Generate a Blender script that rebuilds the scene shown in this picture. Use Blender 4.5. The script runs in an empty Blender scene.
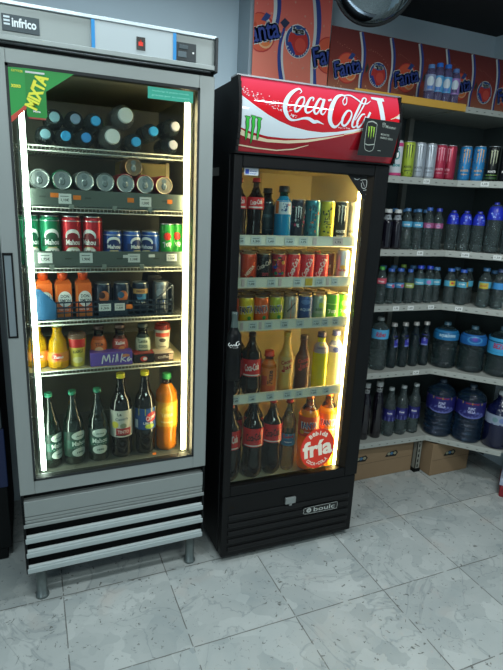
import bpy, bmesh, math, random
from mathutils import Vector, Matrix
random.seed(4)
sc = bpy.context.scene
COL = sc.collection
PI = math.pi
# ------------------------------------------------------------------ materials
_M = {}
def nmat(name):
    m = bpy.data.materials.new(name); m.use_nodes = True
    nt = m.node_tree; nt.nodes.clear()
    out = nt.nodes.new('ShaderNodeOutputMaterial')
    return m, nt, out
def lin(c):
    return tuple((x/12.92 if x <= .04045 else ((x+.055)/1.055)**2.4) for x in c[:3]) + (1,)
def hexc(h):
    h = h.lstrip('#'); return tuple(int(h[i:i+2], 16)/255 for i in (0, 2, 4))
def pm(h, rough=.5, metal=0, emit=0, coat=0, noise=0, nscale=30, spec=.5, bump=0):
    """principled material from an sRGB hex colour, with an optional procedural tone variation"""
    key = (h, rough, metal, emit, coat, noise, nscale, spec, bump)
    if key in _M: return _M[key]
    m, nt, out = nmat('paint_' + h.strip('#')); N, L = nt.nodes, nt.links
    b = N.new('ShaderNodeBsdfPrincipled'); c = lin(hexc(h))
    b.inputs['Base Color'].default_value = c
    b.inputs['Roughness'].default_value = rough; b.inputs['Metallic'].default_value = metal
    b.inputs['Specular IOR Level'].default_value = spec
    if coat: b.inputs['Coat Weight'].default_value = coat; b.inputs['Coat Roughness'].default_value = .08 if coat < 1 else .015
    if emit: b.inputs['Emission Color'].default_value = c; b.inputs['Emission Strength'].default_value = emit
    if noise or bump:
        tc = N.new('ShaderNodeTexCoord'); nz = N.new('ShaderNodeTexNoise'); nz.inputs['Scale'].default_value = nscale
        nz.inputs['Detail'].default_value = 4; L.new(tc.outputs['Object'], nz.inputs['Vector'])
        if noise:
            r = N.new('ShaderNodeMapRange'); r.inputs['To Min'].default_value = 1-noise; r.inputs['To Max'].default_value = 1+noise
            L.new(nz.outputs['Fac'], r.inputs['Value'])
            v = N.new('ShaderNodeVectorMath'); v.operation = 'SCALE'; v.inputs[0].default_value = c[:3]
            L.new(r.outputs[0], v.inputs['Scale']); L.new(v.outputs[0], b.inputs['Base Color'])
        if bump:
            bp = N.new('ShaderNodeBump'); bp.inputs['Strength'].default_value = bump; bp.inputs['Distance'].default_value = .01
            L.new(nz.outputs['Fac'], bp.inputs['Height']); L.new(bp.outputs[0], b.inputs['Normal'])
    L.new(b.outputs[0], out.inputs[0]); _M[key] = m; return m
def clear(tint='#ffffff', amount=.9, gloss=1.0, rough=.03, ior=1.45, veil=0, veilc='#8fa0a0', dimple=0):
    """thin clear pane or plastic: tinted see-through plus fresnel reflection plus a little milky veil"""
    key = ('clear', tint, amount, gloss, rough, ior, veil, veilc, dimple)
    if key in _M: return _M[key]
    m, nt, out = nmat('clear_' + tint.strip('#')); N, L = nt.nodes, nt.links
    t = N.new('ShaderNodeBsdfTransparent'); c = lin(hexc(tint)); t.inputs[0].default_value = tuple(x*amount for x in c[:3]) + (1,)
    g = N.new('ShaderNodeBsdfGlossy'); g.inputs['Roughness'].default_value = rough; g.inputs[0].default_value = (gloss, gloss, gloss, 1)
    f = N.new('ShaderNodeFresnel'); f.inputs[0].default_value = ior
    mx = N.new('ShaderNodeMixShader'); L.new(f.outputs[0], mx.inputs[0])
    if dimple:
        tc = N.new('ShaderNodeTexCoord'); nz = N.new('ShaderNodeTexNoise'); nz.inputs['Scale'].default_value = 85; nz.inputs['Detail'].default_value = 1
        L.new(tc.outputs['Object'], nz.inputs['Vector']); bp = N.new('ShaderNodeBump'); bp.inputs['Strength'].default_value = dimple; bp.inputs['Distance'].default_value = .02
        L.new(nz.outputs['Fac'], bp.inputs['Height']); L.new(bp.outputs[0], g.inputs['Normal']); L.new(bp.outputs[0], f.inputs['Normal'])
    src = t
    if veil:
        d = N.new('ShaderNodeBsdfDiffuse'); d.inputs[0].default_value = lin(hexc(veilc))
        m2 = N.new('ShaderNodeMixShader'); m2.inputs[0].default_value = veil
        L.new(t.outputs[0], m2.inputs[1]); L.new(d.outputs[0], m2.inputs[2]); src = m2
    L.new(src.outputs[0], mx.inputs[1]); L.new(g.outputs[0], mx.inputs[2]); L.new(mx.outputs[0], out.inputs[0])
    _M[key] = m; return m
def juice(h, trans=.5):
    """liquid seen through a bottle wall: diffuse + translucent + gloss"""
    key = ('juice', h, trans)
    if key in _M: return _M[key]
    m, nt, out = nmat('drink_' + h.strip('#')); N, L = nt.nodes, nt.links
    d = N.new('ShaderNodeBsdfDiffuse'); t = N.new('ShaderNodeBsdfTranslucent'); g = N.new('ShaderNodeBsdfGlossy')
    d.inputs[0].default_value = t.inputs[0].default_value = lin(hexc(h)); g.inputs['Roughness'].default_value = .08
    a = N.new('ShaderNodeMixShader'); a.inputs[0].default_value = trans
    L.new(d.outputs[0], a.inputs[1]); L.new(t.outputs[0], a.inputs[2])
    f = N.new('ShaderNodeFresnel'); f.inputs[0].default_value = 1.45
    b = N.new('ShaderNodeMixShader'); L.new(f.outputs[0], b.inputs[0]); L.new(a.outputs[0], b.inputs[1]); L.new(g.outputs[0], b.inputs[2])
    L.new(b.outputs[0], out.inputs[0]); _M[key] = m; return m
def glow(h, s):
    key = ('glow', h, s)
    if key in _M: return _M[key]
    m, nt, out = nmat('lamp_' + h.strip('#')); e = nt.nodes.new('ShaderNodeEmission')
    e.inputs[0].default_value = lin(hexc(h)); e.inputs[1].default_value = s
    nt.links.new(e.outputs[0], out.inputs[0]); _M[key] = m; return m

def floor_mat():
    m, nt, out = nmat('marble_tiles'); N, L = nt.nodes, nt.links
    def math_(op, a, b=None, c=None):
        n = N.new('ShaderNodeMath'); n.operation = op
        for i, v in enumerate((a, b, c)):
            if v is None: continue
            if isinstance(v, (int, float)): n.inputs[i].default_value = v
            else: L.new(v, n.inputs[i])
        return n.outputs[0]
    def noise(scale, detail, vec, dist=0, rough=.5):
        n = N.new('ShaderNodeTexNoise'); n.inputs['Scale'].default_value = scale; n.inputs['Detail'].default_value = detail
        n.inputs['Distortion'].default_value = dist; n.inputs['Roughness'].default_value = rough; L.new(vec, n.inputs['Vector']); return n.outputs['Fac']
    def ramp(v, stops):
        r = N.new('ShaderNodeValToRGB'); e = r.color_ramp.elements
        while len(e) < len(stops): e.new(.5)
        for i, (p, c) in enumerate(stops): e[i].position = p; e[i].color = c if len(c) == 4 else tuple(c) + (1,)
        L.new(v, r.inputs[0]); return r.outputs[0]
    def mix(f, a, b, kind='MIX'):
        n = N.new('ShaderNodeMixRGB'); n.blend_type = kind
        for i, v in ((0, f), (1, a), (2, b)):
            if isinstance(v, (int, float)): n.inputs[i].default_value = v
            elif isinstance(v, tuple): n.inputs[i].default_value = v
            else: L.new(v, n.inputs[i])
        return n.outputs[0]
    tc = N.new('ShaderNodeTexCoord'); mp = N.new('ShaderNodeMapping'); L.new(tc.outputs['Object'], mp.inputs['Vector'])
    mp.vector_type = 'TEXTURE'; mp.inputs['Location'].default_value = (.1238, .014, 0); mp.inputs['Rotation'].default_value = (0, 0, -.0051)
    mp.inputs['Scale'].default_value = (.4, .4, .4)
    sx = N.new('ShaderNodeSeparateXYZ'); L.new(mp.outputs[0], sx.inputs[0])
    wob = noise(9, 4, tc.outputs['Object'])
    def edge(s):
        v = math_('ADD', s, math_('MULTIPLY', math_('SUBTRACT', wob, .5), .012))
        return math_('PINGPONG', v, .5)
    d = math_('MINIMUM', edge(sx.outputs[0]), edge(sx.outputs[1]))
    line = math_('LESS_THAN', d, .0055)
    gap = noise(18, 3, tc.outputs['Object'])
    line = math_('MULTIPLY', line, math_('GREATER_THAN', gap, .40))
    # each tile has its own piece of marble
    fl = N.new('ShaderNodeVectorMath'); fl.operation = 'FLOOR'; L.new(mp.outputs[0], fl.inputs[0])
    off = N.new('ShaderNodeVectorMath'); off.operation = 'SCALE'; off.inputs['Scale'].default_value = 3.7; L.new(fl.outputs[0], off.inputs[0])
    pv = N.new('ShaderNodeVectorMath'); pv.operation = 'ADD'; L.new(tc.outputs['Object'], pv.inputs[0]); L.new(off.outputs[0], pv.inputs[1]); P = pv.outputs[0]
    vo = N.new('ShaderNodeTexVoronoi'); vo.inputs['Scale'].default_value = 9; vo.inputs['Randomness'].default_value = 1
    dist = N.new('ShaderNodeVectorMath'); dist.operation = 'ADD'
    nz = N.new('ShaderNodeTexNoise'); nz.inputs['Scale'].default_value = 6; nz.inputs['Detail'].default_value = 3; L.new(P, nz.inputs['Vector'])
    sc2 = N.new('ShaderNodeVectorMath'); sc2.operation = 'SCALE'; sc2.inputs['Scale'].default_value = .25; L.new(nz.outputs['Color'], sc2.inputs[0])
    L.new(P, dist.inputs[0]); L.new(sc2.outputs[0], dist.inputs[1]); L.new(dist.outputs[0], vo.inputs['Vector'])
    cellv = N.new('ShaderNodeSeparateColor'); L.new(vo.outputs['Color'], cellv.inputs[0])
    c = ramp(cellv.outputs[0], [(0, (.30, .335, .33, 1)), (.45, (.37, .40, .39, 1)), (1, (.50, .53, .51, 1))])
    c = mix(.5, c, ramp(noise(3.2, 6, P, 1.2), [(.3, (.28, .32, .325, 1)), (.5, (.38, .405, .395, 1)), (.72, (.47, .49, .475, 1))]))
    vein = math_('ABSOLUTE', math_('SUBTRACT', noise(3.2, 5, P, .9, .55), .5))
    c = mix(ramp(vein, [(0, (.50, .50, .50, 1)), (.014, (0, 0, 0, 1))]), c, (.20, .23, .235, 1))
    streak = noise(17, 5, P, 2.5, .6)
    c = mix(ramp(streak, [(.625, (0, 0, 0, 1)), (.70, (.7, .7, .7, 1))]), c, (.16, .18, .18, 1))
    spk = noise(48, 3, tc.outputs['Object'], .8)
    c = mix(ramp(spk, [(.655, (0, 0, 0, 1)), (.70, (.85, .85, .85, 1))]), c, (.09, .09, .08, 1))
    warm = noise(5, 2, tc.outputs['Object'])
    c = mix(ramp(warm, [(.62, (0, 0, 0, 1)), (.75, (.22, .22, .22, 1))]), c, (.55, .40, .32, 1))
    c = mix(math_('MULTIPLY', line, math_('ADD', .35, math_('MULTIPLY', gap, .8))), c, (.085, .08, .07, 1))
    b = N.new('ShaderNodeBsdfPrincipled'); L.new(c, b.inputs['Base Color']); b.inputs['Roughness'].default_value = .42
    b.inputs['Specular IOR Level'].default_value = .4
    L.new(b.outputs[0], out.inputs[0]); return m

# ------------------------------------------------------------------ mesh building
def flat(x0=0, y0=0, z0=0):
    """(u, v) on an upright plane facing -y"""
    return lambda u, v, o=0: (x0+u, y0-o, z0+v)
def cylmap(r):
    """(u, v) wrapped round an upright cylinder, u = 0 facing -y"""
    if callable(r): return lambda u, v, o=0: ((r(v)+o)*math.sin(u/r(v)), -(r(v)+o)*math.cos(u/r(v)), v)
    return lambda u, v, o=0: ((r+o)*math.sin(u/r), -(r+o)*math.cos(u/r), v)
_TXT = {}
def glyphs(s, bold=0, shear=0):
    k = (s, bold, shear)
    if k not in _TXT:
        cu = bpy.data.curves.new('t', 'FONT'); cu.body = s; cu.size = 1; cu.offset = bold; cu.shear = shear; cu.resolution_u = 2
        ob = bpy.data.objects.new('t', cu); COL.objects.link(ob)
        bpy.context.view_layer.update()
        me = bpy.data.meshes.new_from_object(ob.evaluated_get(bpy.context.evaluated_depsgraph_get()))
        vs = [(v.co.x, v.co.y) for v in me.vertices]; fs = [tuple(p.vertices) for p in me.polygons]
        bpy.data.objects.remove(ob); bpy.data.curves.remove(cu); bpy.data.meshes.remove(me)
        xs = [v[0] for v in vs] or [0, 1]; ys = [v[1] for v in vs] or [0, 1]
        x0, x1, y0, y1 = min(xs), max(xs), min(ys), max(ys)
        vs = [((x-(x0+x1)/2)/(x1-x0), (y-(y0+y1)/2)/max(y1-y0, 1e-6)) for x, y in vs]
        _TXT[k] = (vs, fs)
    return _TXT[k]
class MB:
    def __init__(s): s.v = []; s.f = []; s.m = []; s.sm = []; s.mats = []
    def mi(s, m):
        if m not in s.mats: s.mats.append(m)
        return s.mats.index(m)
    def add(s, vs, fs, m, smooth=False):
        o = len(s.v); s.v += [tuple(v) for v in vs]; k = s.mi(m)
        for f in fs: s.f.append(tuple(i+o for i in f)); s.m.append(k); s.sm.append(smooth)
    def box(s, x0, x1, y0, y1, z0, z1, m, bev=0, M=None):
        bm = bmesh.new(); bmesh.ops.create_cube(bm, size=1)
        for v in bm.verts:
            v.co = Vector((x0+(v.co.x+.5)*(x1-x0), y0+(v.co.y+.5)*(y1-y0), z0+(v.co.z+.5)*(z1-z0)))
        if bev: bmesh.ops.bevel(bm, geom=list(bm.edges), offset=bev, segments=2, affect='EDGES', profile=.5)
        if M: bm.transform(M)
        bm.verts.index_update()
        s.add([v.co[:] for v in bm.verts], [[v.index for v in f.verts] for f in bm.faces], m, bool(bev) and False); bm.free()
    def lathe(s, prof, m, seg=28, cx=0, cy=0, smooth=True, capb=True, capt=True, sy=1, ripple=None):
        """prof: (r, z[, material of the band above]) from the bottom up"""
        o = len(s.v); n = len(prof)
        for p in prof:
            for k in range(seg):
                a = 2*PI*k/seg; r = p[0]
                if ripple: r *= 1+ripple(a, p[1])
                s.v.append((cx+r*math.cos(a), cy+r*math.sin(a)*sy, p[1]))
        for i in range(n-1):
            mm = prof[i][2] if len(prof[i]) > 2 else m
            k0 = s.mi(mm)
            for k in range(seg):
                k2 = (k+1) % seg
                s.f.append((o+i*seg+k, o+i*seg+k2, o+(i+1)*seg+k2, o+(i+1)*seg+k)); s.m.append(k0); s.sm.append(smooth)
        if capb: s.f.append(tuple(o+k for k in reversed(range(seg)))); s.m.append(s.mi(m)); s.sm.append(False)
        if capt: s.f.append(tuple(o+(n-1)*seg+k for k in range(seg))); s.m.append(s.mi(prof[-1][2] if len(prof[-1]) > 2 else m)); s.sm.append(False)
    def tube(s, pts, r, m, seg=8):
        pts = [Vector(p) for p in pts]; o = len(s.v); n = len(pts); k0 = s.mi(m)
        for i, p in enumerate(pts):
            t = (pts[min(i+1, n-1)]-pts[max(i-1, 0)]).normalized()
            a = t.orthogonal().normalized() if abs(t.z) < .9 else Vector((1, 0, 0)); 
            if abs(t.z) < .9: a = t.cross(Vector((0, 0, 1))).normalized()
            b = t.cross(a).normalized()
            for k in range(seg):
                q = 2*PI*k/seg; s.v.append(tuple(p+a*math.cos(q)*r+b*math.sin(q)*r))
        for i in range(n-1):
            for k in range(seg):
                k2 = (k+1) % seg; s.f.append((o+i*seg+k, o+i*seg+k2, o+(i+1)*seg+k2, o+(i+1)*seg+k)); s.m.append(k0); s.sm.append(True)
        s.f.append(tuple(o+k for k in reversed(range(seg)))); s.m.append(k0); s.sm.append(False)
        s.f.append(tuple(o+(n-1)*seg+k for k in range(seg))); s.m.append(k0); s.sm.append(False)
    # ---- flat prints mapped on a surface; lift = how far the ink stands off
    def rect(s, mp, u0, u1, v0, v1, m, lift=.0004, nu=8, nv=2):
        vs = []; fs = []
        for j in range(nv+1):
            for i in range(nu+1): vs.append(mp(u0+(u1-u0)*i/nu, v0+(v1-v0)*j/nv, lift))
        for j in range(nv):
            for i in range(nu): a = j*(nu+1)+i; fs.append((a, a+1, a+nu+2, a+nu+1))
        s.add(vs, fs, m, True)
    def disc(s, mp, u, v, ru, rv, m, lift=.0008, seg=24, rot=0, rings=3, inner=0):
        vs = []; fs = []
        cr, sr = math.cos(rot), math.sin(rot)
        for j in range(rings+1):
            t = inner+(1-inner)*j/rings
            for k in range(seg):
                a = 2*PI*k/seg; x = ru*t*math.cos(a); y = rv*t*math.sin(a)
                vs.append(mp(u+x*cr-y*sr, v+x*sr+y*cr, lift))
        for j in range(rings):
            for k in range(seg): k2 = (k+1) % seg; fs.append((j*seg+k, j*seg+k2, (j+1)*seg+k2, (j+1)*seg+k))
        s.add(vs, fs, m, True)
    def poly(s, mp, pts, m, lift=.0008):
        vs = [mp(p[0], p[1], lift) for p in pts]
        from mathutils.geometry import tessellate_polygon
        tris = tessellate_polygon([[Vector((p[0], p[1], 0)) for p in pts]])
        s.add(vs, tris, m, False)
    def text(s, mp, st, u, v, w, h, m, lift=.0012, rot=0, bold=.02, shear=0):
        vs, fs = glyphs(st, bold, shear); cr, sr = math.cos(rot), math.sin(rot)
        s.add([mp(u+x*w*cr-y*h*sr, v+x*w*sr+y*h*cr, lift) for x, y in vs], fs, m, False)
    def stroke(s, mp, pts, m, lift=.0012, grow=0, steps=6):
        """brush stroke with varying width through (u, v, width), smoothed"""
        P = []; n = len(pts)
        for i in range(n-1):
            p0 = pts[max(i-1, 0)]; p1 = pts[i]; p2 = pts[i+1]; p3 = pts[min(i+2, n-1)]
            for k in range(steps):
                t = k/steps
                P.append(tuple(.5*((2*b)+(-a+c)*t+(2*a-5*b+4*c-d)*t*t+(-a+3*b-3*c+d)*t**3) for a, b, c, d in zip(p0, p1, p2, p3)))
        P.append(pts[-1]); vs = []; fs = []
        for i, p in enumerate(P):
            q0 = P[max(i-1, 0)]; q1 = P[min(i+1, len(P)-1)]; dx, dy = q1[0]-q0[0], q1[1]-q0[1]; l = math.hypot(dx, dy) or 1
            w = max(p[2], .0002)/2+grow
            vs.append(mp(p[0]-dy/l*w, p[1]+dx/l*w, lift)); vs.append(mp(p[0]+dy/l*w, p[1]-dx/l*w, lift))
        for i in range(len(P)-1): fs.append((2*i, 2*i+1, 2*i+3, 2*i+2))
        s.add(vs, fs, m, False)
    def build(s, name, parent=None, loc=None, rot=None):
        me = bpy.data.meshes.new(name); me.from_pydata(s.v, [], s.f)
        for m in s.mats: me.materials.append(m)
        me.polygons.foreach_set('material_index', s.m); me.polygons.foreach_set('use_smooth', s.sm); me.update()
        o = bpy.data.objects.new(name, me); COL.objects.link(o)
        if parent: o.parent = parent
        if loc: o.location = loc
        if rot: o.rotation_euler = rot
        return o
def tag(o, label=None, cat=None, group=None, kind=None):
    if label: o['label'] = label
    if cat: o['category'] = cat
    if group: o['group'] = group
    if kind: o['kind'] = kind
    return o
def empty(name, loc=(0, 0, 0), rz=0):
    o = bpy.data.objects.new(name, None); o.empty_display_size = .05; COL.objects.link(o); o.location = loc; o.rotation_euler = (0, 0, rz); return o
def copy_tree(o, parent=None):
    c = o.copy(); COL.objects.link(c)
    if parent: c.parent = parent
    for ch in list(o.children): copy_tree(ch, c)
    return c

# common inks and plastics
WHITE = pm('#e8e8e4', .5); BLACK = pm('#0b0b0c', .4); INK = pm('#15181a', .6); SILVER = pm('#c4c7c8', .28, .9); STEEL = pm('#8b9596', .33, .75)
RED = pm('#c8141c', .35); DRED = pm('#8d0d14', .4); YEL = pm('#e8c21a', .4); ORANGE = pm('#ea6a14', .4); BLUE = pm('#1a3f9e', .4); NAVY = pm('#121c50', .4)
GREEN = pm('#1b8a3c', .4); LIME = pm('#86c832', .4); LBLUE = pm('#4fb4dc', .4); CREAM = pm('#e6dcb8', .5); PINK = pm('#c83c78', .4); PURPLE = pm('#6a4ab0', .45)
COLA = pm('#140604', .12, coat=.2, spec=.3); PET = clear('#eef4f2', .86, veil=.06, rough=.05); PETG = clear('#b8d6cc', .80, veil=.06, rough=.05)

# ------------------------------------------------------------------ product kit
def claw(mb, mp, u, v, w, h, m, lift=.001):
    """three torn claw marks"""
    for k, (dx, l, tp) in enumerate(((-.36, .85, 0), (0, 1.0, .04), (.36, .8, 0))):
        x = u+dx*w; t = v+h/2+tp*h; b = t-h*l
        mb.poly(mp, [(x-.16*w, t), (x+.17*w, t-.03*h), (x+.08*w, t-.12*h), (x+.11*w, t-.35*h), (x+.05*w, t-.55*h), (x+.07*w, t-.7*h), (x, b), (x-.05*w, t-.6*h), (x-.04*w, t-.38*h), (x-.09*w, t-.2*h), (x-.06*w, t-.1*h)], m, lift)
def apply_prints(mb, mp, prints):
    n = 0
    for p in prints:
        n += 1; k = p[0]; lift = .00035+.00022*n
        if k == 'rect': mb.rect(mp, p[1], p[2], p[3], p[4], p[5], lift, 10)
        elif k == 'disc': mb.disc(mp, p[1], p[2], p[3], p[4], p[5], lift, rot=p[6] if len(p) > 6 else 0)
        elif k == 'text': mb.text(mp, p[1], p[2], p[3], p[4], p[5], p[6], lift, p[7] if len(p) > 7 else 0, .03, p[8] if len(p) > 8 else 0)
        elif k == 'poly': mb.poly(mp, p[1], p[2], lift)
        elif k == 'claw': claw(mb, mp, p[1], p[2], p[3], p[4], p[5], lift)
        elif k == 'stroke': mb.stroke(mp, p[1], p[2], lift)
        elif k == 'mottle':      # irregular blotches of several inks
            rnd = random.Random(p[3])
            for i in range(p[1]):
                mb.disc(mp, rnd.uniform(p[4], p[5]), rnd.uniform(p[6], p[7]), rnd.uniform(.002, p[8]), rnd.uniform(.002, p[8]), p[2][i % len(p[2])], lift+.00002*i, seg=8, rings=1)
def make_can(kind, H, R, body, prints=(), bands=(), lidm=None, base=None):
    """drinks can: can_body with neck taper and print, lid with rim, pull tab. Sits at z = 0"""
    root = empty(kind)
    mb = MB(); lidm = lidm or SILVER
    mb.lathe([(R*.78, 0), (R*.80, .001), (R*.98, .010), (R, .013)] + [(R, H*.5)] + [(R, H-.014), (R*.97, H-.010), (R*.88, H-.003)], body, 32, capt=False)
    for z0, z1, m in bands: mb.rect(cylmap(R), -PI*R, PI*R, z0, z1, m, .0003, 32, 1)
    apply_prints(mb, cylmap(R), prints)
    if base: mb.lathe([(R*.79, .0), (R*.99, .0095)], base, 32, capb=False, capt=False)
    mb.build('can_body', root)
    lb = MB(); lb.lathe([(R*.88, H-.0035), (R*.895, H-.001), (R*.89, H), (R*.85, H), (R*.83, H-.004), (R*.78, H-.005)], lidm, 32, capb=False)
    lb.build('lid', root)
    tb = MB(); 
    for rr, yy in ((.009, -.004),):
        tb.lathe([(rr, H-.0045), (rr, H-.0030), (rr*.6, H-.0028)], STEEL, 16, cy=yy, sy=1.35)
    tb.lathe([(.0035, H-.0028), (.0035, H-.0018)], SILVER, 10, cy=.003)
    tb.disc(lambda u, v, o=0: (u, v, H-.00495), 0, .014, .009, .008, STEEL, 0, 12)
    tb.build('pull_tab', root)
    return root
def prof_interp(keys, n=40):
    """smooth profile (r, z) through key points (z, r)"""
    out = []
    for i in range(len(keys)-1):
        (z0, r0), (z1, r1) = keys[i], keys[i+1]; k = max(2, int(n*(z1-z0)/keys[-1][0]))
        if abs(r1-r0) < 1e-5: k = 1
        for j in range(k):
            t = j/k; s = t*t*(3-2*t); out.append((r0+(r1-r0)*s, z0+(z1-z0)*t))
    out.append((keys[-1][1], keys[-1][0])); return out
def make_bottle(kind, H, R, keys, shell, cap, label=None, liquid=None, fill=.8, ribs=None, cap_r=.0145, cap_h=.016, seg=32, cap_ring=None, liquid_top=None, petal=False, handle=None):
    """bottle: keys = (height fraction, radius fraction) of the outline up to the neck rim; label = (z0, z1, material, prints)"""
    root = empty(kind); hb = H-cap_h*.75
    pr = prof_interp([(a*hb, b*R) for a, b in keys], 46)
    if ribs:
        z0, z1, nr, amp = ribs
        pr2 = []; 
        lo = [p for p in pr if p[1] <= z0*H]; hi = [p for p in pr if p[1] >= z1*H]
        def rad(z):
            for a, b in zip(pr, pr[1:]):
                if a[1] <= z <= b[1]: return a[0]+(b[0]-a[0])*(z-a[1])/max(b[1]-a[1], 1e-9)
            return R
        k = nr*6; mid = [(rad((z0+(z1-z0)*i/k)*H)*(1-amp*(.5-.5*math.cos(2*PI*nr*i/k))), (z0+(z1-z0)*i/k)*H) for i in range(1, k)]
        pr = lo+mid+hi
    rip = None
    if petal: rip = lambda a, z: -.10*max(0, 1-z/(R*.9))*(.5-.5*math.cos(5*a))
    mb = MB()
    if liquid is None: mb.lathe(pr, shell, seg, ripple=rip)
    else:
        mb.lathe([(r, z, liquid if z < fill*H else shell) for r, z in pr], liquid, seg, ripple=rip)
    mb.lathe([(cap_r*1.12, hb-.006), (cap_r*1.15, hb-.0045), (cap_r*1.1, hb-.003)], shell, 20)
    mb.build('bottle_body', root)
    cb = MB(); 
    ns = 24
    cb.lathe([(cap_r, H-cap_h), (cap_r*1.02, H-cap_h+.003), (cap_r, H-cap_h+.0035), (cap_r*.98, H-.002), (cap_r*.9, H)], cap, 36, ripple=lambda a, z: .02*math.cos(18*a))
    cb.build('cap', root)
    if label:
        z0, z1, lm, prints = label
        def rr(z):
            for a, b in zip(pr, pr[1:]):
                if a[1] <= z <= b[1]: return a[0]+(b[0]-a[0])*(z-a[1])/max(b[1]-a[1], 1e-9)
            return R
        if max(rr(z0), rr(z1))-min(rr(z0), rr(z1)) < .004: rm = max(rr(z0), rr(z1), rr((z0+z1)/2)); g = lambda z: rm
        else: g = rr
        lb = MB(); n = 8; lb.lathe([(g(z0+(z1-z0)*i/n)+.0005, z0+(z1-z0)*i/n) for i in range(n+1)], lm, seg, capb=False, capt=False)
        apply_prints(lb, cylmap(lambda v: g(v)+.0003), prints); lb.build('label', root)
    if handle:
        h = MB(); h.tube([(-.03, 0, H-.012), (-.028, 0, H+.012), (0, 0, H+.022), (.028, 0, H+.012), (.03, 0, H-.012)], .004, handle); h.build('carry_handle', root)
    return root
SODA = [(0, .62), (.02, .80), (.06, .97), (.12, 1.0), (.22, .97), (.30, .92), (.40, .97), (.46, 1.0), (.62, 1.0), (.72, .97), (.82, .68), (.90, .36), (.94, .30), (1.0, .28)]
WATER = [(0, .85), (.02, .97), (.05, 1), (.70, 1), (.78, .95), (.86, .70), (.92, .50), (1, .47)]
DRUM = [(0, .86), (.02, .97), (.05, 1), (.77, 1), (.83, .96), (.90, .74), (.945, .42), (.96, .27), (1, .25)]
GLASSB = [(0, .9), (.015, 1), (.50, 1), (.60, .93), (.72, .62), (.84, .38), (.93, .31), (.96, .33), (1, .33)]
def face_cam(x, y, k=.85): 
    """turn a product so that its front looks out towards the shop floor in front of the cooler"""
    return k*math.atan2(.08-x, y+1.78)
def place(o, label, cat, x, y, z, rz=None, group=None, extra=0):
    o.location = (x, y, z); o.rotation_euler = (0, 0, (face_cam(x, y) if rz is None else rz)+extra)
    return tag(o, label, cat, group)
# script lettering strokes of the header sign: (x, z, stroke width) in metres on the sign
STROKES = {
  'C1': [(0.2222, 1.8695, 0.0018), (0.2304, 1.8772, 0.0035), (0.221, 1.8853, 0.0062), (0.1967, 1.8724, 0.0106), (0.1775, 1.8532, 0.0141), (0.1654, 1.8311, 0.0168), (0.1637, 1.81, 0.0159), (0.1726, 1.7917, 0.0132), (0.1872, 1.7807, 0.0088), (0.2079, 1.7814, 0.0053), (0.2354, 1.7891, 0.0071), (0.2566, 1.7899, 0.0106), (0.2763, 1.7819, 0.0124), (0.2929, 1.7834, 0.0079), (0.3167, 1.7768, 0.0009)],
  'o1': [(0.2383, 1.859, 0.0044), (0.2233, 1.8551, 0.0062), (0.2077, 1.8355, 0.0088), (0.2008, 1.8156, 0.0079), (0.2083, 1.8086, 0.0062), (0.2235, 1.8217, 0.0062), (0.2369, 1.8423, 0.0062), (0.2383, 1.859, 0.0044)],
  'c1': [(0.272, 1.8499, 0.0035), (0.2758, 1.8607, 0.0053), (0.2628, 1.8578, 0.0062), (0.2494, 1.8379, 0.0097), (0.2415, 1.8185, 0.0097), (0.2489, 1.8087, 0.0071), (0.2662, 1.8163, 0.0035), (0.2801, 1.8325, 0.0026)],
  'a1': [(0.3128, 1.8569, 0.0044), (0.3005, 1.8606, 0.0062), (0.2855, 1.8416, 0.0088), (0.2755, 1.8191, 0.0088), (0.2836, 1.8082, 0.0062), (0.2968, 1.8212, 0.0044), (0.3131, 1.8542, 0.0053)],
  'a1s': [(0.3187, 1.8614, 0.0088), (0.3079, 1.8321, 0.0088), (0.3026, 1.8151, 0.0079), (0.3123, 1.8098, 0.0044), (0.3266, 1.8281, 0.0018)],
  'hy': [(0.3335, 1.8583, 0.0062), (0.3476, 1.8629, 0.0062)],
  'C2': [(0.4121, 1.8798, 0.0035), (0.409, 1.8583, 0.0035), (0.3979, 1.8503, 0.0035), (0.3939, 1.8636, 0.0035), (0.4055, 1.8791, 0.0047), (0.3918, 1.8834, 0.0071), (0.3699, 1.8726, 0.0118), (0.3499, 1.8443, 0.0165), (0.34, 1.8117, 0.0176), (0.3422, 1.788, 0.0153), (0.3567, 1.7733, 0.0106), (0.3728, 1.7774, 0.0059), (0.3935, 1.8035, 0.0029)],
  'sw': [(0.3985, 1.8831, 0.0035), (0.428, 1.8868, 0.0047), (0.4526, 1.8773, 0.0053), (0.4744, 1.8651, 0.0053), (0.495, 1.8646, 0.0041), (0.5142, 1.8774, 0.0018)],
  'o2': [(0.4252, 1.8323, 0.0047), (0.4107, 1.8303, 0.0071), (0.3942, 1.8089, 0.0094), (0.3898, 1.787, 0.0082), (0.4026, 1.7801, 0.0071), (0.4195, 1.7978, 0.0071), (0.4292, 1.8203, 0.0059), (0.4252, 1.8323, 0.0047)],
  'l2': [(0.444, 1.8028, 0.0035), (0.4762, 1.8492, 0.0047), (0.4946, 1.8796, 0.0047), (0.4826, 1.8821, 0.0047), (0.4652, 1.8561, 0.0076), (0.4425, 1.8162, 0.0088), (0.4328, 1.7871, 0.0082), (0.4419, 1.7781, 0.0053), (0.4587, 1.7933, 0.0029)],
  'a2': [(0.4856, 1.8274, 0.0047), (0.4711, 1.8227, 0.0059), (0.4547, 1.7984, 0.0082), (0.4568, 1.7794, 0.0071), (0.4727, 1.7907, 0.0053), (0.49, 1.8196, 0.0059)],
  'a2s': [(0.5088, 1.8362, 0.0082), (0.4935, 1.8074, 0.0082), (0.4879, 1.7849, 0.0071)],
}
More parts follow.
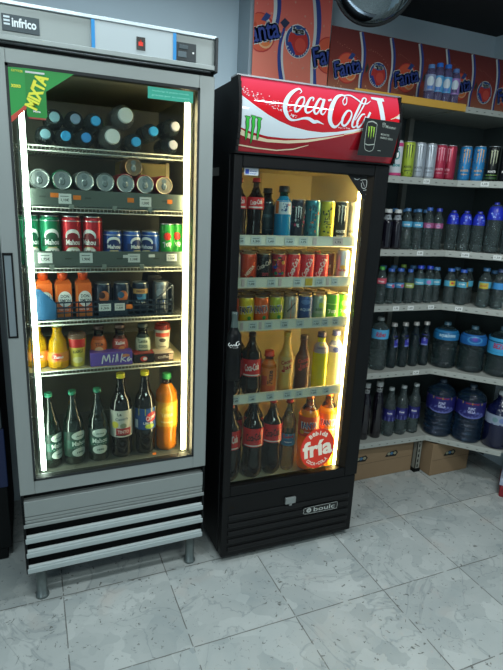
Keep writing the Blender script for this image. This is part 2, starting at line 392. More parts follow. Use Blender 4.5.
SHAPES = {
  'wave': [(0.0, 1.8439), (0.0295, 1.8267), (0.0628, 1.8079), (0.1035, 1.7876), (0.1448, 1.772), (0.1938, 1.759), (0.2578, 1.7511), (0.3157, 1.7501), (0.3742, 1.7569), (0.4334, 1.7693), (0.4899, 1.7817), (0.4902, 1.7786), (0.4344, 1.7602), (0.3751, 1.7472), (0.317, 1.7351), (0.2457, 1.7244), (0.1757, 1.7199), (0.1073, 1.7207), (0.047, 1.7289), (0.0023, 1.742)],
  'cream': [(0.0012, 1.7374), (0.0474, 1.7215), (0.1078, 1.712), (0.1762, 1.7128), (0.2601, 1.722), (0.3317, 1.7351), (0.405, 1.7497), (0.4053, 1.7473), (0.3323, 1.729), (0.2608, 1.7136), (0.1907, 1.7045), (0.1083, 1.7027), (0.0481, 1.7072), (-0.0007, 1.7202)],
  'dark': [(-0.0006, 1.7174), (0.0482, 1.7049), (0.1085, 1.7004), (0.1908, 1.7022), (0.2609, 1.7124), (0.3325, 1.7266), (0.4055, 1.7454), (0.4652, 1.7597), (0.4957, 1.7654), (0.5245, 1.6567), (0.3226, 1.6732), (0.1441, 1.6749), (-0.0082, 1.6809)],
  'thin': [(-0.0065, 1.6885), (0.0758, 1.6833), (0.1506, 1.6813), (0.2128, 1.6895), (0.2687, 1.7058), (0.2688, 1.704), (0.2131, 1.6859), (0.1508, 1.6777), (0.076, 1.6792), (-0.0064, 1.6845)],
  'Ishape': [(0.5179, 1.8918), (0.5725, 1.8922), (0.5753, 1.8816), (0.5641, 1.8804), (0.5756, 1.815), (0.5559, 1.8132), (0.5429, 1.8815), (0.5202, 1.8845)],
  'wr': [(0.6201, 1.8264), (0.6467, 1.8441), (0.6519, 1.839), (0.6543, 1.7912), (0.6412, 1.7901), (0.6423, 1.824)],
  'card': [(0.4773, 1.8134), (0.6388, 1.8098), (0.6138, 1.6853), (0.4579, 1.6834)],
  'M': [(0.0136, 1.7784), (0.0832, 1.7805), (0.0715, 1.7259), (0.0435, 1.692)],
  'streak': [(0.0688, 1.818), (0.3101, 1.837)],
}

# ------------------------------------------------------------------ camera
def add_camera():
    f, yaw, pitch, roll = 515.5, .41439, .25745, .046796
    cd = bpy.data.cameras.new('camera'); cam = bpy.data.objects.new('camera', cd); COL.objects.link(cam)
    fw = Vector((math.sin(yaw)*math.cos(pitch), math.cos(yaw)*math.cos(pitch), -math.sin(pitch)))
    r = Vector((math.cos(yaw), -math.sin(yaw), 0)); u = r.cross(fw)
    r2 = r*math.cos(roll)+u*math.sin(roll); u2 = -r*math.sin(roll)+u*math.cos(roll)
    M = Matrix((r2, u2, -fw)).transposed().to_4x4(); M.translation = Vector((.07576, -1.77642, 1.51032)); cam.matrix_world = M
    cd.sensor_fit = 'VERTICAL'; cd.sensor_height = 24; cd.lens = 24*f/670; cd.clip_start = .02; sc.camera = cam
add_camera()

# ------------------------------------------------------------------ room
WALL = pm('#c4d4dc', .75, noise=.05, nscale=3, bump=.05)
def slab(name, x0, x1, y0, y1, z0, z1, m):
    mb = MB(); mb.box(x0, x1, y0, y1, z0, z1, m); return tag(mb.build(name), kind='structure')
slab('floor', -2.6, 2.72, -5, .85, -.05, 0, floor_mat())
slab('wall_back', -2.6, 2.72, .76, .85, 0, 2.487, WALL)
slab('wall_right', 2.66, 2.75, -5, .76, 0, 2.487, WALL)
slab('wall_left', -2.7, -2.6, -5, .85, 0, 2.6, WALL)
slab('ceiling', -2.6, 2.75, -5, .85, 2.487, 2.53, pm('#14161a', .9))
slab('wall_pillar', 1.05, 1.455, .62, .76, 0, 2.487, pm('#98a6ae', .75, noise=.04, nscale=3))

# ------------------------------------------------------------------ tall steel display fridge
BRUSH = pm('#929896', .45, .45, noise=.06, nscale=6); SLATM = pm('#a4aeae', .5, .2); BRUSHD = pm('#5d676a', .45, .5, noise=.08, nscale=5)
DARK = pm('#06090a', .6, spec=.2); GASKET = pm('#14191a', .6); LINER = pm('#7d7c6c', .5, .3, noise=.06, nscale=8); WIRE = pm('#b9bdb4', .35, .6)
GLASS = clear('#eef5f2', .97, .9, .0, 1.28)
TAGM = pm('#d9dcd8', .6); TAGO = pm('#e87a1c', .5)
F1 = tag(empty('display_fridge', (0, 0, 0)), 'tall stainless steel upright fridge with one glass door, left of the black cooler', 'fridge')
def price_tag(parent, x, y, z, text='1,75€', w=.04, h=.031, m=TAGM, tilt=0):
    mb = MB(); mb.box(-w/2, w/2, -.0012, 0, -h/2, h/2, m)
    mp = flat(0, -.0012, 0)
    if text:
        mb.text(mp, text, 0, -.14*h, w*.62, h*.34, INK, .0005)
        mb.rect(mp, -w*.36, w*.30, h*.20, h*.28, pm('#6d7474', .6), .0005, 1, 1)
    o = mb.build('price_tag', parent, (x, y, z), (tilt, 0, 0)); return o
mb = MB()
for x0, x1 in ((0, .04), (.641, .681)): mb.box(x0, x1, .05, .64, .142, 1.90, BRUSHD, .002)
mb.box(.0, .681, .62, .64, .142, 1.90, BRUSHD); mb.box(.04, .641, .05, .62, 1.865, 1.90, BRUSHD); mb.box(.04, .641, .05, .62, .142, .49, BRUSHD)
mb.build('cabinet', F1)
mb = MB(); mb.box(.04, .046, .055, .60, .49, 1.865, LINER); mb.box(.635, .641, .055, .60, .49, 1.865, LINER)
mb.box(.046, .635, .60, .615, .49, 1.865, LINER); mb.box(.046, .635, .055, .60, .49, .503, pm('#73776f', .45, .4)); mb.box(.046, .635, .055, .60, 1.855, 1.865, LINER)
mb.build('interior_liner', F1)
mb = MB()   # the header: a stepped fascia with a dark shadow gap under it
for y0, z0, z1, m in ((-.005, 1.925, 2.004, BRUSH), (-.012, 2.004, 2.014, pm('#c3ccd0', .3, .5)), (-.014, 1.912, 1.926, BRUSH), (.012, 1.897, 1.913, DARK)):
    mb.box(0, .681, y0, .62, z0, z1, m, .0015)
mb.tube([(0, -.013, 1.905), (.3, -.014, 1.903), (.66, -.013, 1.905)], .003, pm('#2a2f30', .5))
hd = mb.build('header', F1)
mb = MB(); mb.box(.675, .685, -.018, .05, 1.905, 2.010, pm('#1c2022', .5), .003); mb.build('end_cap', hd)
mb = MB(); mb.box(.047, .145, -.009, -.005, 1.938, 1.980, pm('#39454a', .5)); mp = flat(0, -.009)
mb.text(mp, 'infrico', .105, 1.961, .064, .024, pm('#dfe6e8', .4), .0008, 0, .03)
for k in range(3): mb.rect(mp, .052, .068, 1.952+k*.009, 1.957+k*.009, pm('#c9d4d8', .4), .0008, 1, 1)
mb.build('brand_plate', hd)
mb = MB(); mb.box(.292, .538, -.010, -.005, 1.922, 2.003, pm('#aeb6b8', .45), .001); mb.build('control_panel', hd)
for x in (.288, .536): mb = MB(); mb.box(x, x+.010, -.012, -.005, 1.922, 2.003, pm('#1f86c4', .45)); mb.build('blue_tape_strip', hd)
mb = MB(); mb.box(.421, .448, -.0115, -.009, 1.939, 1.976, pm('#150b0d', .3)); mb.rect(flat(0, -.0115), .427, .441, 1.951, 1.962, glow('#ff5a50', .9), .0006, 1, 1)
mb.poly(flat(0, -.0115), [(.430, 1.962), (.438, 1.962), (.434, 1.969)], glow('#ff5a50', .5), .0006); mb.build('digital_display', hd)
mb = MB(); mb.box(.547, .612, -.0085, -.004, 1.929, 1.981, pm('#1d272b', .4)); mb.box(.552, .580, -.0105, -.008, 1.938, 1.955, pm('#4c5a60', .4), .001)
mb.box(.556, .585, -.0105, -.008, 1.962, 1.974, pm('#38454a', .4), .001); mb.box(.600, .605, -.0105, -.008, 1.952, 1.957, WHITE)
mb.build('controller', hd)
# door
mb = MB()
for b in ((0, .049, .466, 1.896), (.629, .681, .466, 1.896), (.049, .629, .466, .518), (.049, .629, 1.854, 1.896)):
    mb.box(b[0], b[1], 0, .045, b[2], b[3], BRUSH, .0018)
dr = mb.build('door', F1)
mb = MB()
for b in ((.047, .055, .516, 1.857), (.623, .631, .516, 1.857), (.047, .631, .516, .524), (.047, .631, 1.848, 1.857)): mb.box(b[0], b[1], -.0012, .03, b[2], b[3], GASKET)
mb.build('glass_seal', dr)
mb = MB(); mb.box(.053, .625, .006, .010, .522, 1.850, GLASS); mb.build('glass_pane', dr)
mb = MB(); x0, x1 = .002, .032
for b in ((x0, x0+.005, 1.041, 1.315), (x1-.005, x1, 1.041, 1.315), (x0, x1, 1.041, 1.047), (x0, x1, 1.307, 1.315)): mb.box(b[0], b[1], -.004, .002, b[2], b[3], DARK, .001)
mb.box(x0+.005, x1-.005, -.0015, .002, 1.047, 1.307, pm('#7c878b', .4, .4)); mb.build('handle', dr)
# green drinks advert stuck in the corner of the glass
AG = pm('#1d8a3a', .45); AY = pm('#d8d83a', .45)
mb = MB(); mp = flat(0, -.0005)
mb.poly(mp, [(.052, 1.846), (.052, 1.700), (.075, 1.722), (.112, 1.760), (.160, 1.795), (.238, 1.850), (.15, 1.849)], AG, .0004)
mb.poly(mp, [(.052, 1.712), (.052, 1.694), (.075, 1.716), (.108, 1.748), (.108, 1.762), (.08, 1.735)], pm('#b3402c', .45), .0006)
mb.poly(mp, [(.098, 1.836), (.150, 1.838), (.154, 1.830), (.154, 1.722), (.148, 1.712), (.104, 1.712), (.098, 1.722)], pm('#157a2e', .4), .001)
mb.rect(mp, .100, .152, 1.836, 1.841, SILVER, .0012, 1, 1); mb.rect(mp, .102, .150, 1.711, 1.716, pm('#8a3a30', .4), .0014, 1, 1)
mb.text(mp, 'MIXTA', .128, 1.788, .102, .036, AY, .0016, math.radians(68), .05)
mb.text(mp, 'xoxo', .073, 1.797, .026, .009, AY, .0016, 0, .03); mb.text(mp, 'Mixta', .126, 1.733, .02, .006, WHITE, .0016, 0, .02)
mb.text(mp, 'cerveza', .078, 1.838, .03, .006, AY, .0016, 0, 0)
mb.build('green_advert_sticker', dr)
mb = MB(); mb.rect(mp, .457, .607, 1.807, 1.842, pm('#2a9c84', .5), .0004, 1, 1)
for k, w in ((0, .12), (1, .125)): mb.text(mp, ('mantenga la puerta cerrada', 'gracias por su compra')[k], .532, 1.831-k*.013, w, .006, pm('#8fd8c4', .5), .0008, 0, 0)
mb.build('green_notice_sticker', dr)
# grille under the door
mb = MB(); mb.box(.004, .677, 0, .04, .378, .438, BRUSH, .002)
for z0, z1 in ((.362, .375), (.350, .360), (.334, .348)): mb.box(.004, .677, -.004 if z0 < .34 else .002, .04, z0, z1, BRUSH, .002)
mb.build('lower_panel', F1)
for z0, z1 in ((.268, .298), (.209, .238), (.142, .172)):
    mb = MB(); mb.box(.006, .675, -.004, .012, z0, z1-.009, SLATM, .003); mb.box(.006, .675, .002, .012, z1-.010, z1, pm('#c0c8c8', .5, .2), .003); mb.build('grille_slat', F1)
mb = MB(); mb.box(.002, .679, .03, .05, .142, .466, DARK); mb.box(.002, .01, 0, .05, .142, .466, DARK); mb.box(.671, .679, 0, .05, .142, .466, DARK); mb.build('grille_back', F1)
for x, y in ((.05, .045), (.635, .045), (.05, .58), (.635, .58)):
    mb = MB(); mb.lathe([(.024, 0), (.025, .004), (.022, .012), (.019, .014), (.019, .125), (.022, .126), (.022, .15)], pm('#6f7877', .35, .7), 24, cx=x, cy=y); mb.build('foot', F1)
mb = MB(); mb.tube([(.27, .13, .085), (.35, .128, .088), (.60, .125, .098), (.62, .125, .14)], .012, pm('#8f9896', .5)); mb.build('drain_pipe', F1)
for x, z1 in ((.083, 1.80), (.602, 1.815)):
    mb = MB(); mb.box(x-.016 if x < .3 else x+.012, x-.012 if x < .3 else x+.016, .046, .070, .520, z1+.01, pm('#8c908a', .5)); t = mb.build('tube_lamp', F1)
    mb = MB(); mb.tube([(x, .054, .526), (x, .054, z1)], .0080, glow('#f2fff0' if x < .3 else '#ffe2ac', 26 if x < .3 else 34), 12); mb.build('lamp_tube', t)
def wire_shelf(parent, z, x0=.055, x1=.625, y0=.078, y1=.56, solid=None):
    mb = MB()
    if solid: mb.box(x0, x1, y0+.004, y1, z-.006, z-.001, solid)
    for yy, zz in ((y0, z-.002), (y0, z-.016), (y1, z-.002), (.30, z-.007)): mb.tube([(x0, yy, zz), (x1, yy, zz)], .0026, WIRE, 6)
    n = 46
    if not solid:
        for i in range(n): x = x0+.006+(x1-x0-.012)*i/(n-1); mb.tube([(x, y0, z-.016), (x, y0+.002, z-.002), (x, y1, z-.002)], .0013, WIRE, 4)
    else:
        for i in range(n): x = x0+.006+(x1-x0-.012)*i/(n-1); mb.tube([(x, y0, z-.016), (x, y0+.002, z-.002)], .0013, WIRE, 4)
    return mb.build('wire_shelf', parent)
W0 = wire_shelf(F1, 1.646); W1 = wire_shelf(F1, 1.457); W2 = wire_shelf(F1, 1.258); W3 = wire_shelf(F1, 1.074); W4 = wire_shelf(F1, .892, solid=pm('#c9bd8e', .5))
TRAY = pm('#59635c', .45, .3)
mb = MB(); mb.box(.066, .60, .070, .074, 1.460, 1.513, TRAY); mb.box(.066, .60, .074, .50, 1.500, 1.509, TRAY)
for x in (.12, .26, .40, .52): mb.box(x, x+.02, .0685, .071, 1.486, 1.491, pm('#3b443e', .5)); mb.box(x-.05, x-.035, .066, .071, 1.452, 1.466, pm('#8d968c', .4, .4), .001)
mb.build('tray', W1)
mb = MB(); mb.box(.066, .60, .070, .074, 1.262, 1.313, TRAY); mb.box(.066, .60, .074, .50, 1.2575, 1.2585, TRAY)
for x in (.19, .36, .49): mb.box(x, x+.02, .0685, .071, 1.286, 1.291, pm('#3b443e', .5)); mb.box(x-.05, x-.035, .066, .071, 1.252, 1.268, pm('#8d968c', .4, .4), .001)
mb.build('tray', W2)
for W, x, z, t, w, h, m in ((W1, .198, 1.484, '1,10€', .040, .032, TAGM), (W1, .167, 1.494, '', .026, .014, TAGO), (W1, .236, 1.489, '', .024, .014, TAGO), (W1, .411, 1.488, '', .022, .015, TAGO),
        (W1, .462, 1.484, '1,00€', .040, .032, TAGM), (W1, .548, 1.488, '', .018, .014, TAGO),
        (W2, .128, 1.291, '1,75€', .044, .034, TAGM), (W2, .258, 1.291, '1,90€', .042, .034, TAGM), (W2, .420, 1.290, '1,10€', .042, .030, TAGM), (W2, .392, 1.296, '', .02, .010, TAGM), (W2, .483, 1.298, '', .022, .010, TAGM), (W2, .556, 1.292, '1,50€', .038, .026, TAGM)):
    price_tag(W, x, .069, z, t, w, h, m)
# handle mark and orange crumb on the bottom: a small orange tag
price_tag(F1, .492, .075, .512, '', .014, .010, TAGO, -1.2)

# ------------------------------------------------------------------ black drinks cooler with the red sign
BK = pm('#050506', .42, spec=.25); BKM = pm('#0c0c0d', .5, spec=.3); CRM = pm('#d8cda6', .55)
F2 = tag(empty('drinks_cooler', (.748, -.0305, 0), -.0208), 'black upright drinks cooler with lit interior and curved red Coca-Cola sign on top', 'fridge')
mb = MB(); mb.box(0, .010, .05, .60, .03, 1.90, BK, .003); mb.box(.618, .646, .05, .60, .03, 1.90, BK, .003)
mb.box(.010, .618, .585, .60, .03, 1.90, BK); mb.box(.010, .618, .05, .585, 1.64, 1.90, BK); mb.box(.010, .618, .05, .585, .03, .322, BK)
mb.build('cabinet', F2)
mb = MB(); mb.box(.010, .014, .056, .58, .322, 1.64, CRM); mb.box(.612, .618, .056, .58, .322, 1.64, CRM); mb.box(.014, .612, .572, .585, .322, 1.64, CRM)
mb.box(.014, .612, .056, .572, .322, .330, CRM); mb.box(.014, .612, .056, .572, 1.632, 1.64, CRM)
mb.box(.33, .345, .562, .572, .33, 1.63, pm('#b9ad88', .5)); mb.build('interior_liner', F2)
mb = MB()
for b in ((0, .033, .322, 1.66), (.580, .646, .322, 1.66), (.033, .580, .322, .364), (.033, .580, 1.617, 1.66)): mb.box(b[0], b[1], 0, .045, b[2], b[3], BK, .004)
mb.add([(.556, .022, .364), (.582, .002, .364), (.582, .002, 1.617), (.556, .022, 1.617)], [(0, 1, 2, 3)], pm('#171006', .6, spec=.2)); mb.box(.556, .582, .022, .046, .364, 1.617, pm('#171006', .6, spec=.2))  # brown inner strip of the stile: glow of the lamp put into its colour
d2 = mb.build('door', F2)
mb = MB(); mb.box(.03, .557, .020, .024, .36, 1.62, GLASS); mb.build('glass_pane', d2)
mb = MB(); mp = flat(0, .0195)
mb.rect(mp, .046, .100, 1.592, 1.616, pm('#c3ccd2', .5), .0004, 1, 1); mb.rect(mp, .050, .064, 1.596, 1.612, BLUE, .0008, 1, 1); mb.text(mp, 'ahorra', .080, 1.607, .026, .006, BLUE, .0008); mb.text(mp, 'energía', .080, 1.598, .026, .005, BLUE, .0008)
mb.build('white_notice_sticker', d2)
mb = MB(); mb.poly(mp, [(.470, 1.617), (.558, 1.617), (.558, 1.530), (.550, 1.532)], BKM, .0004)
lw = pm('#b9bcb8', .5)
for a in ([(.530, 1.600, .002), (.556, 1.602, .002), (.557, 1.575, .002), (.540, 1.572, .002), (.534, 1.59, .002)], [(.538, 1.596, .0015), (.550, 1.578, .0015)], [(.500, 1.606, .002), (.512, 1.601, .002), (.524, 1.606, .002)], [(.546, 1.563, .002), (.566, 1.565, .002), (.560, 1.548, .002)]): mb.stroke(mp, a, lw, .0008)
mb.build('black_corner_sticker', d2)
# round red sticker
SR = pm('#d8331c', .4); SW = pm('#efe3cf', .4)
mb = MB(); cx, cz = .440, .472; mb.disc(mp, cx, cz, .084, .094, SR, .0004, 40)
def arc_text(mb, s, cx, cz, r, a0, a1, h, m, lift, inward=False):
    n = len(s)
    for i, ch in enumerate(s):
        if ch == ' ': continue
        a = a0+(a1-a0)*i/max(n-1, 1); mb.text(mp, ch, cx+r*math.sin(a), cz+r*1.1*math.cos(a), h*(.3 if ch in 'i-' else .72), h*(.35 if ch == '-' else 1), m, lift, -a+(PI if inward else 0), .03)
arc_text(mb, 'Bebida', cx, cz, .066, -.62, .62, .020, SW, .0010); arc_text(mb, 'COCA-COLA', cx, cz, .067, PI+.72, PI-.72, .016, SW, .0010, True)
mb.text(mp, 'fría', cx, cz+.002, .146, .080, SW, .0010, math.radians(6), .035); mb.build('round_red_sticker', d2)
# bottle shaped door handle
mb = MB(); kb = prof_interp([(0, .026), (.01, .029), (.07, .029), (.10, .026), (.135, .030), (.17, .027), (.205, .014), (.235, .011), (.262, .012)], 40)
mb.lathe([(r, z, pm('#070808', .3, spec=.3) if z < .205 else pm('#3c4a46', .35)) for r, z in kb], pm('#070808', .3, spec=.3), 28, sy=.7)
mb.stroke(lambda u, v, o=0: (u, -.7*math.sqrt(max(.029**2-u*u, 0))-o, v), [(-.016, .150, .002), (-.021, .142, .003), (-.016, .137, .002), (-.010, .143, .002), (-.006, .138, .002), (-.001, .144, .002), (.003, .139, .002), (.007, .145, .0025)], WHITE, .001)
mb.stroke(lambda u, v, o=0: (u, -.7*math.sqrt(max(.029**2-u*u, 0))-o, v), [(.018, .155, .002), (.009, .152, .003), (.008, .142, .003), (.014, .139, .002), (.018, .147, .002), (.022, .143, .003)], WHITE, .001)
mb.text(lambda u, v, o=0: (u, -.7*math.sqrt(max(.029**2-u*u, 0))-o, v), '~', 0, .132, .03, .003, WHITE, .001)
mb.box(-.008, .008, 0, .045, .03, .05, BK, .002); mb.box(-.008, .008, 0, .045, .20, .22, BK, .002)
mb.build('bottle_shaped_handle', d2, (.013, -.030, .846), (0, 0, -.3))
# lower panel with shallow grooves
mb = MB(); mb.box(.002, .644, .005, .05, .03, .318, BK, .006)
for k in range(5): z = .055+k*.038; mb.box(.03, .616, -.001, .006, z, z+.022, BKM, .004)
lp = mb.build('lower_panel', F2)
mb = MB(); mb.box(.288, .338, -.008, .004, .238, .268, pm('#8d9290', .35, .5), .003); mb.box(.306, .318, -.010, .0, .232, .240, pm('#8d9290', .35, .5)); mb.build('latch_plate', lp)
mb = MB(); mp0 = flat(0, -.0005); mb.box(.385, .555, -.0012, .004, .165, .200, pm('#0c0d0d', .3), .001)
for a in ([(.385, .183), (.40, .197), (.555, .199)], [(.385, .183), (.40, .167), (.555, .166)], [(.553, .199), (.556, .183), (.553, .166)]): mb.stroke(flat(0, -.0014), [p+(.0016,) for p in a], lw, .0006)
mb.text(flat(0, -.0014), 'boulc', .488, .183, .108, .022, pm('#aeb2ae', .35), .0006, 0, .01); mb.disc(flat(0, -.0014), .410, .183, .012, .011, pm('#aeb2ae', .35), .0006, inner=.55, rings=2)
for k in range(3): mb.rect(flat(0, -.0014), .403, .417, .177+k*.005, .1795+k*.005, pm('#aeb2ae', .35), .0008, 1, 1)
mb.build('brand_plate', lp)
mb = MB(); mb.rect(lambda u, v, o=0: (-.0005-o, .60-u, v), .05, .35, 1.68, 1.80, pm('#8a1420', .4), .0003, 1, 1); mb.rect(lambda u, v, o=0: (-.0005-o, .60-u, v), .12, .22, 1.70, 1.76, pm('#9aa0a4', .4), .0006, 1, 1)  # red and grey patches and a small pale sticker on the left side
mb.rect(lambda u, v, o=0: (-.0005-o, .60-u, v), .36, .44, 1.59, 1.62, pm('#b9bdb8', .5), .0003, 1, 1); mb.build('side_patches', F2)
# lamp: one bright tube up the hinge side, one dimmer along the top
mb = MB(); mb.box(.584, .590, .050, .071, .34, 1.62, pm('#f6ecc8', .4)); t2 = mb.build('tube_lamp', F2)
mb = MB(); mb.tube([(.567, .057, .345), (.567, .057, 1.60)], .0150, glow('#ffd48a', 52), 12); mb.build('lamp_tube', t2)
RAIL = pm('#f2ecd8', .5)
def rail_shelf(z, z0, z1, tags):
    mb = MB(); n = 40
    for i in range(n): x = .04+.566*i/(n-1); mb.tube([(x, .07, z-.003), (x, .55, z-.003)], .0016, pm('#d8d4c4', .4, .3), 4)
    for y in (.07, .3, .55): mb.tube([(.038, y, z-.007), (.610, y, z-.007)], .003, pm('#d8d4c4', .4, .3), 6)
    sh = mb.build('shelf', F2)
    mb = MB(); mb.box(.036, .584, .052, .056, z0, z1, RAIL, .001); mb.box(.036, .584, .049, .056, z0, z0+.004, RAIL); mb.box(.036, .584, .049, .056, z1-.003, z1, RAIL); mb.build('price_rail', sh)
    for x, t, w, m in tags: price_tag(sh, x, .0485, (z0+z1)/2, t, w, (z1-z0)*.72, m)
P2 = pm('#e0c6c0', .6); PY = pm('#e2b93a', .5)
rail_shelf(1.348, 1.343, 1.381, [(.055, '1,50', .03, TAGM), (.116, '1,50', .042, TAGM), (.176, '1,60', .038, TAGM), (.255, '1,60', .04, TAGM), (.315, '1,75', .036, TAGM), (.365, '', .016, P2), (.47, '1,75', .045, P2)])
rail_shelf(1.192, 1.181, 1.221, [(.070, '', .012, P2), (.105, '1,00', .036, TAGM), (.188, '1,00', .034, TAGM), (.225, '', .012, P2), (.30, '1,00', .034, TAGM), (.352, '', .032, PY), (.40, '1,00', .036, TAGM), (.438, '', .012, P2), (.47, '1,00', .03, TAGM)])
rail_shelf(1.020, 1.010, 1.052, [(.072, '', .012, P2), (.118, '1,00', .034, TAGM), (.150, '', .012, P2), (.185, '1,00', .034, TAGM), (.255, '1,00', .034, TAGM), (.325, '1,00', .034, TAGM), (.40, '1,20', .036, TAGM), (.44, '1,20', .03, TAGM), (.49, '1,50', .03, TAGM)])
rail_shelf(.715, .706, .747, [(.060, '1,80', .03, TAGM), (.130, '1,80', .032, TAGM), (.21, '1,80', .034, TAGM), (.29, '1,50', .034, TAGM), (.345, '1,50', .032, TAGM), (.415, '1,50', .034, TAGM), (.475, '1,80', .032, TAGM)])
for x in (.075, .19, .275, .365): price_tag(F2, x, .075, .332, '', .036, .026, TAGM, -1.25)
# header sign, bowed outwards
HB, HT = 1.667, 1.903
def sign(u, v, o=0):
    t = (v-(HB+HT)/2)/((HT-HB)/2); return (u, -.008-.030*(1-t*t)-o, v)
def sign_poly(mb, pts, m, lift):
    bm = bmesh.new(); f = bm.faces.new([bm.verts.new((p[0], p[1], 0)) for p in pts])
    bmesh.ops.triangulate(bm, faces=[f])
    z = HB
    while z < HT:
        bmesh.ops.bisect_plane(bm, geom=list(bm.verts)+list(bm.edges)+list(bm.faces), plane_co=(0, z, 0), plane_no=(0, 1, 0)); z += .006
    bm.verts.index_update(); mb.add([sign(v.co.x, min(max(v.co.y, HB), HT), lift) for v in bm.verts], [[v.index for v in f.verts] for f in bm.faces], m); bm.free()
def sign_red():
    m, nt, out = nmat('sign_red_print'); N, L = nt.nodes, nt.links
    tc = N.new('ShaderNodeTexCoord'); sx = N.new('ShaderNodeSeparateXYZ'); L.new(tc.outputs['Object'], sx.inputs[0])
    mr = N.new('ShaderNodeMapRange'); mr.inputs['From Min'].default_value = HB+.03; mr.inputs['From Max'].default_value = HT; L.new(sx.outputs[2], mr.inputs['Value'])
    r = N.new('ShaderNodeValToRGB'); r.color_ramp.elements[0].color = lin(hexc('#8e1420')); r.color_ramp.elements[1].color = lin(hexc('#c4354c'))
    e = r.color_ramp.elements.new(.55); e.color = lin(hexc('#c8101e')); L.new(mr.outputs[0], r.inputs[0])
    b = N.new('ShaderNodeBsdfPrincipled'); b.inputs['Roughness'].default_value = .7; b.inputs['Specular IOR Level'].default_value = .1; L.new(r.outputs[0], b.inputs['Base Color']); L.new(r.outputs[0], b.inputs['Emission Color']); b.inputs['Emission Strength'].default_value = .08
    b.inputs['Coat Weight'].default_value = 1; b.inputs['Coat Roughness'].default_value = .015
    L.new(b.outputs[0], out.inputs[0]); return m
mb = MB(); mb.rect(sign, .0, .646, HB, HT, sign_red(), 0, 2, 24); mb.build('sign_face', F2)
mb = MB(); 
for x0, x1 in ((-.004, .006), (.640, .650)):
    for k in range(12):
        z0 = HB+(HT-HB)*k/12; z1 = HB+(HT-HB)*(k+1)/12; y = min(sign(0, z0)[1], sign(0, z1)[1]); mb.box(x0, x1, y-.004, .05, z0, z1, BK)
mb.box(-.004, .650, -.012, .05, HT, HT+.005, pm('#9a9ca0', .3, .5)); mb.box(-.004, .650, -.012, .05, HB-.006, HB, BK); mb.build('sign_frame', F2)
WP = pm('#cfd8de', .6, coat=1, spec=.1); CP = pm('#d8c8a8', .6, coat=1, spec=.1); DP = pm('#84101c', .6, coat=1, spec=.1)
mb = MB(); sign_poly(mb, SHAPES['wave'], WP, .0006); sign_poly(mb, SHAPES['cream'], CP, .0010); sign_poly(mb, [(max(x, .007), max(z, HB+.002)) for x, z in SHAPES['dark']] , DP, .0005); sign_poly(mb, [(max(x, .007), z) for x, z in SHAPES['thin']], CP, .0012)
sign_poly(mb, [(min(x, .640), z) for x, z in SHAPES['wr']], WP, .0007); sign_poly(mb, SHAPES['Ishape'], WP, .0008)
mb.stroke(sign, [(.405, 1.751, .003), (.44, 1.760, .0045), (.48, 1.772, .004), (.52, 1.785, .002)], CP, .0009)
mb.stroke(sign, [(.60, 1.82, .002), (.62, 1.828, .004), (.64, 1.838, .006)], CP, .0009)
rnd = random.Random(3)
for i in range(110):     # fizz of white dots along the edge of the wave
    t = rnd.random(); x = .01+t*.20; zc = 1.855-.42*x+.45*x*x; mb.disc(sign, x+rnd.uniform(-.004, .004), zc+abs(rnd.gauss(0, .013)), rnd.uniform(.0008, .0022), rnd.uniform(.0008, .0022), WP, .0012, 8, rings=1)
mb.build('sign_waves', F2)
mb = MB()
for k in STROKES: mb.stroke(sign, STROKES[k], WP, .0022 if k != 'sw' else .0019)
mb.text(sign, 'Marca Reg.', .402, 1.772, .05, .006, WP, .002, .03, 0); mb.build('script_lettering', F2)
mb = MB(); GC = pm('#2fae3a', .35, emit=.1)
for dx, dz in ((-.0022, 0), (.0022, 0), (0, -.003), (0, .002)): claw(mb, sign, .049+dx, 1.733+dz, .058, .088, pm('#101810', .4), .0022)
claw(mb, sign, .049, 1.733, .058, .088, GC, .0030)
mb.build('claw_mark', F2)
mb = MB(); mpc = flat(0, -.052); mb.poly(mpc, SHAPES['card'], pm('#0c0f0e', .35), .0); mb.box(.50, .60, -.0515, -.03, 1.70, 1.78, BKM)
og = pm('#9aa29a', .4)
can = [(.491, 1.800), (.515, 1.803), (.530, 1.795), (.530, 1.785), (.527, 1.722), (.518, 1.703), (.497, 1.702), (.485, 1.718), (.487, 1.785), (.491, 1.800)]
mb.stroke(mpc, [(p[0], p[1], .0018) for p in can], og, .001, steps=3); mb.stroke(mpc, [(.492, 1.799, .004), (.51, 1.803, .004), (.529, 1.797, .004)], og, .0012); mb.stroke(mpc, [(.487, 1.725, .003), (.50, 1.722, .003), (.527, 1.726, .003)], og, .0012)
claw(mb, mpc, .508, 1.762, .030, .046, pm('#8fb83c', .4), .0016); claw(mb, mpc, .560, 1.793, .014, .02, og, .0016)
mb.text(mpc, 'Monster', .592, 1.790, .045, .010, og, .0016, -.05, .01); mb.text(mpc, 'MONSTER', .570, 1.762, .038, .007, og, .0016, -.06, .01); mb.text(mpc, 'ENERGY ZERO', .578, 1.750, .055, .007, og, .0016, -.06, .01); mb.text(mpc, 'www', .55, 1.705, .015, .003, og, .0016)
mb.build('black_advert_card', F2)

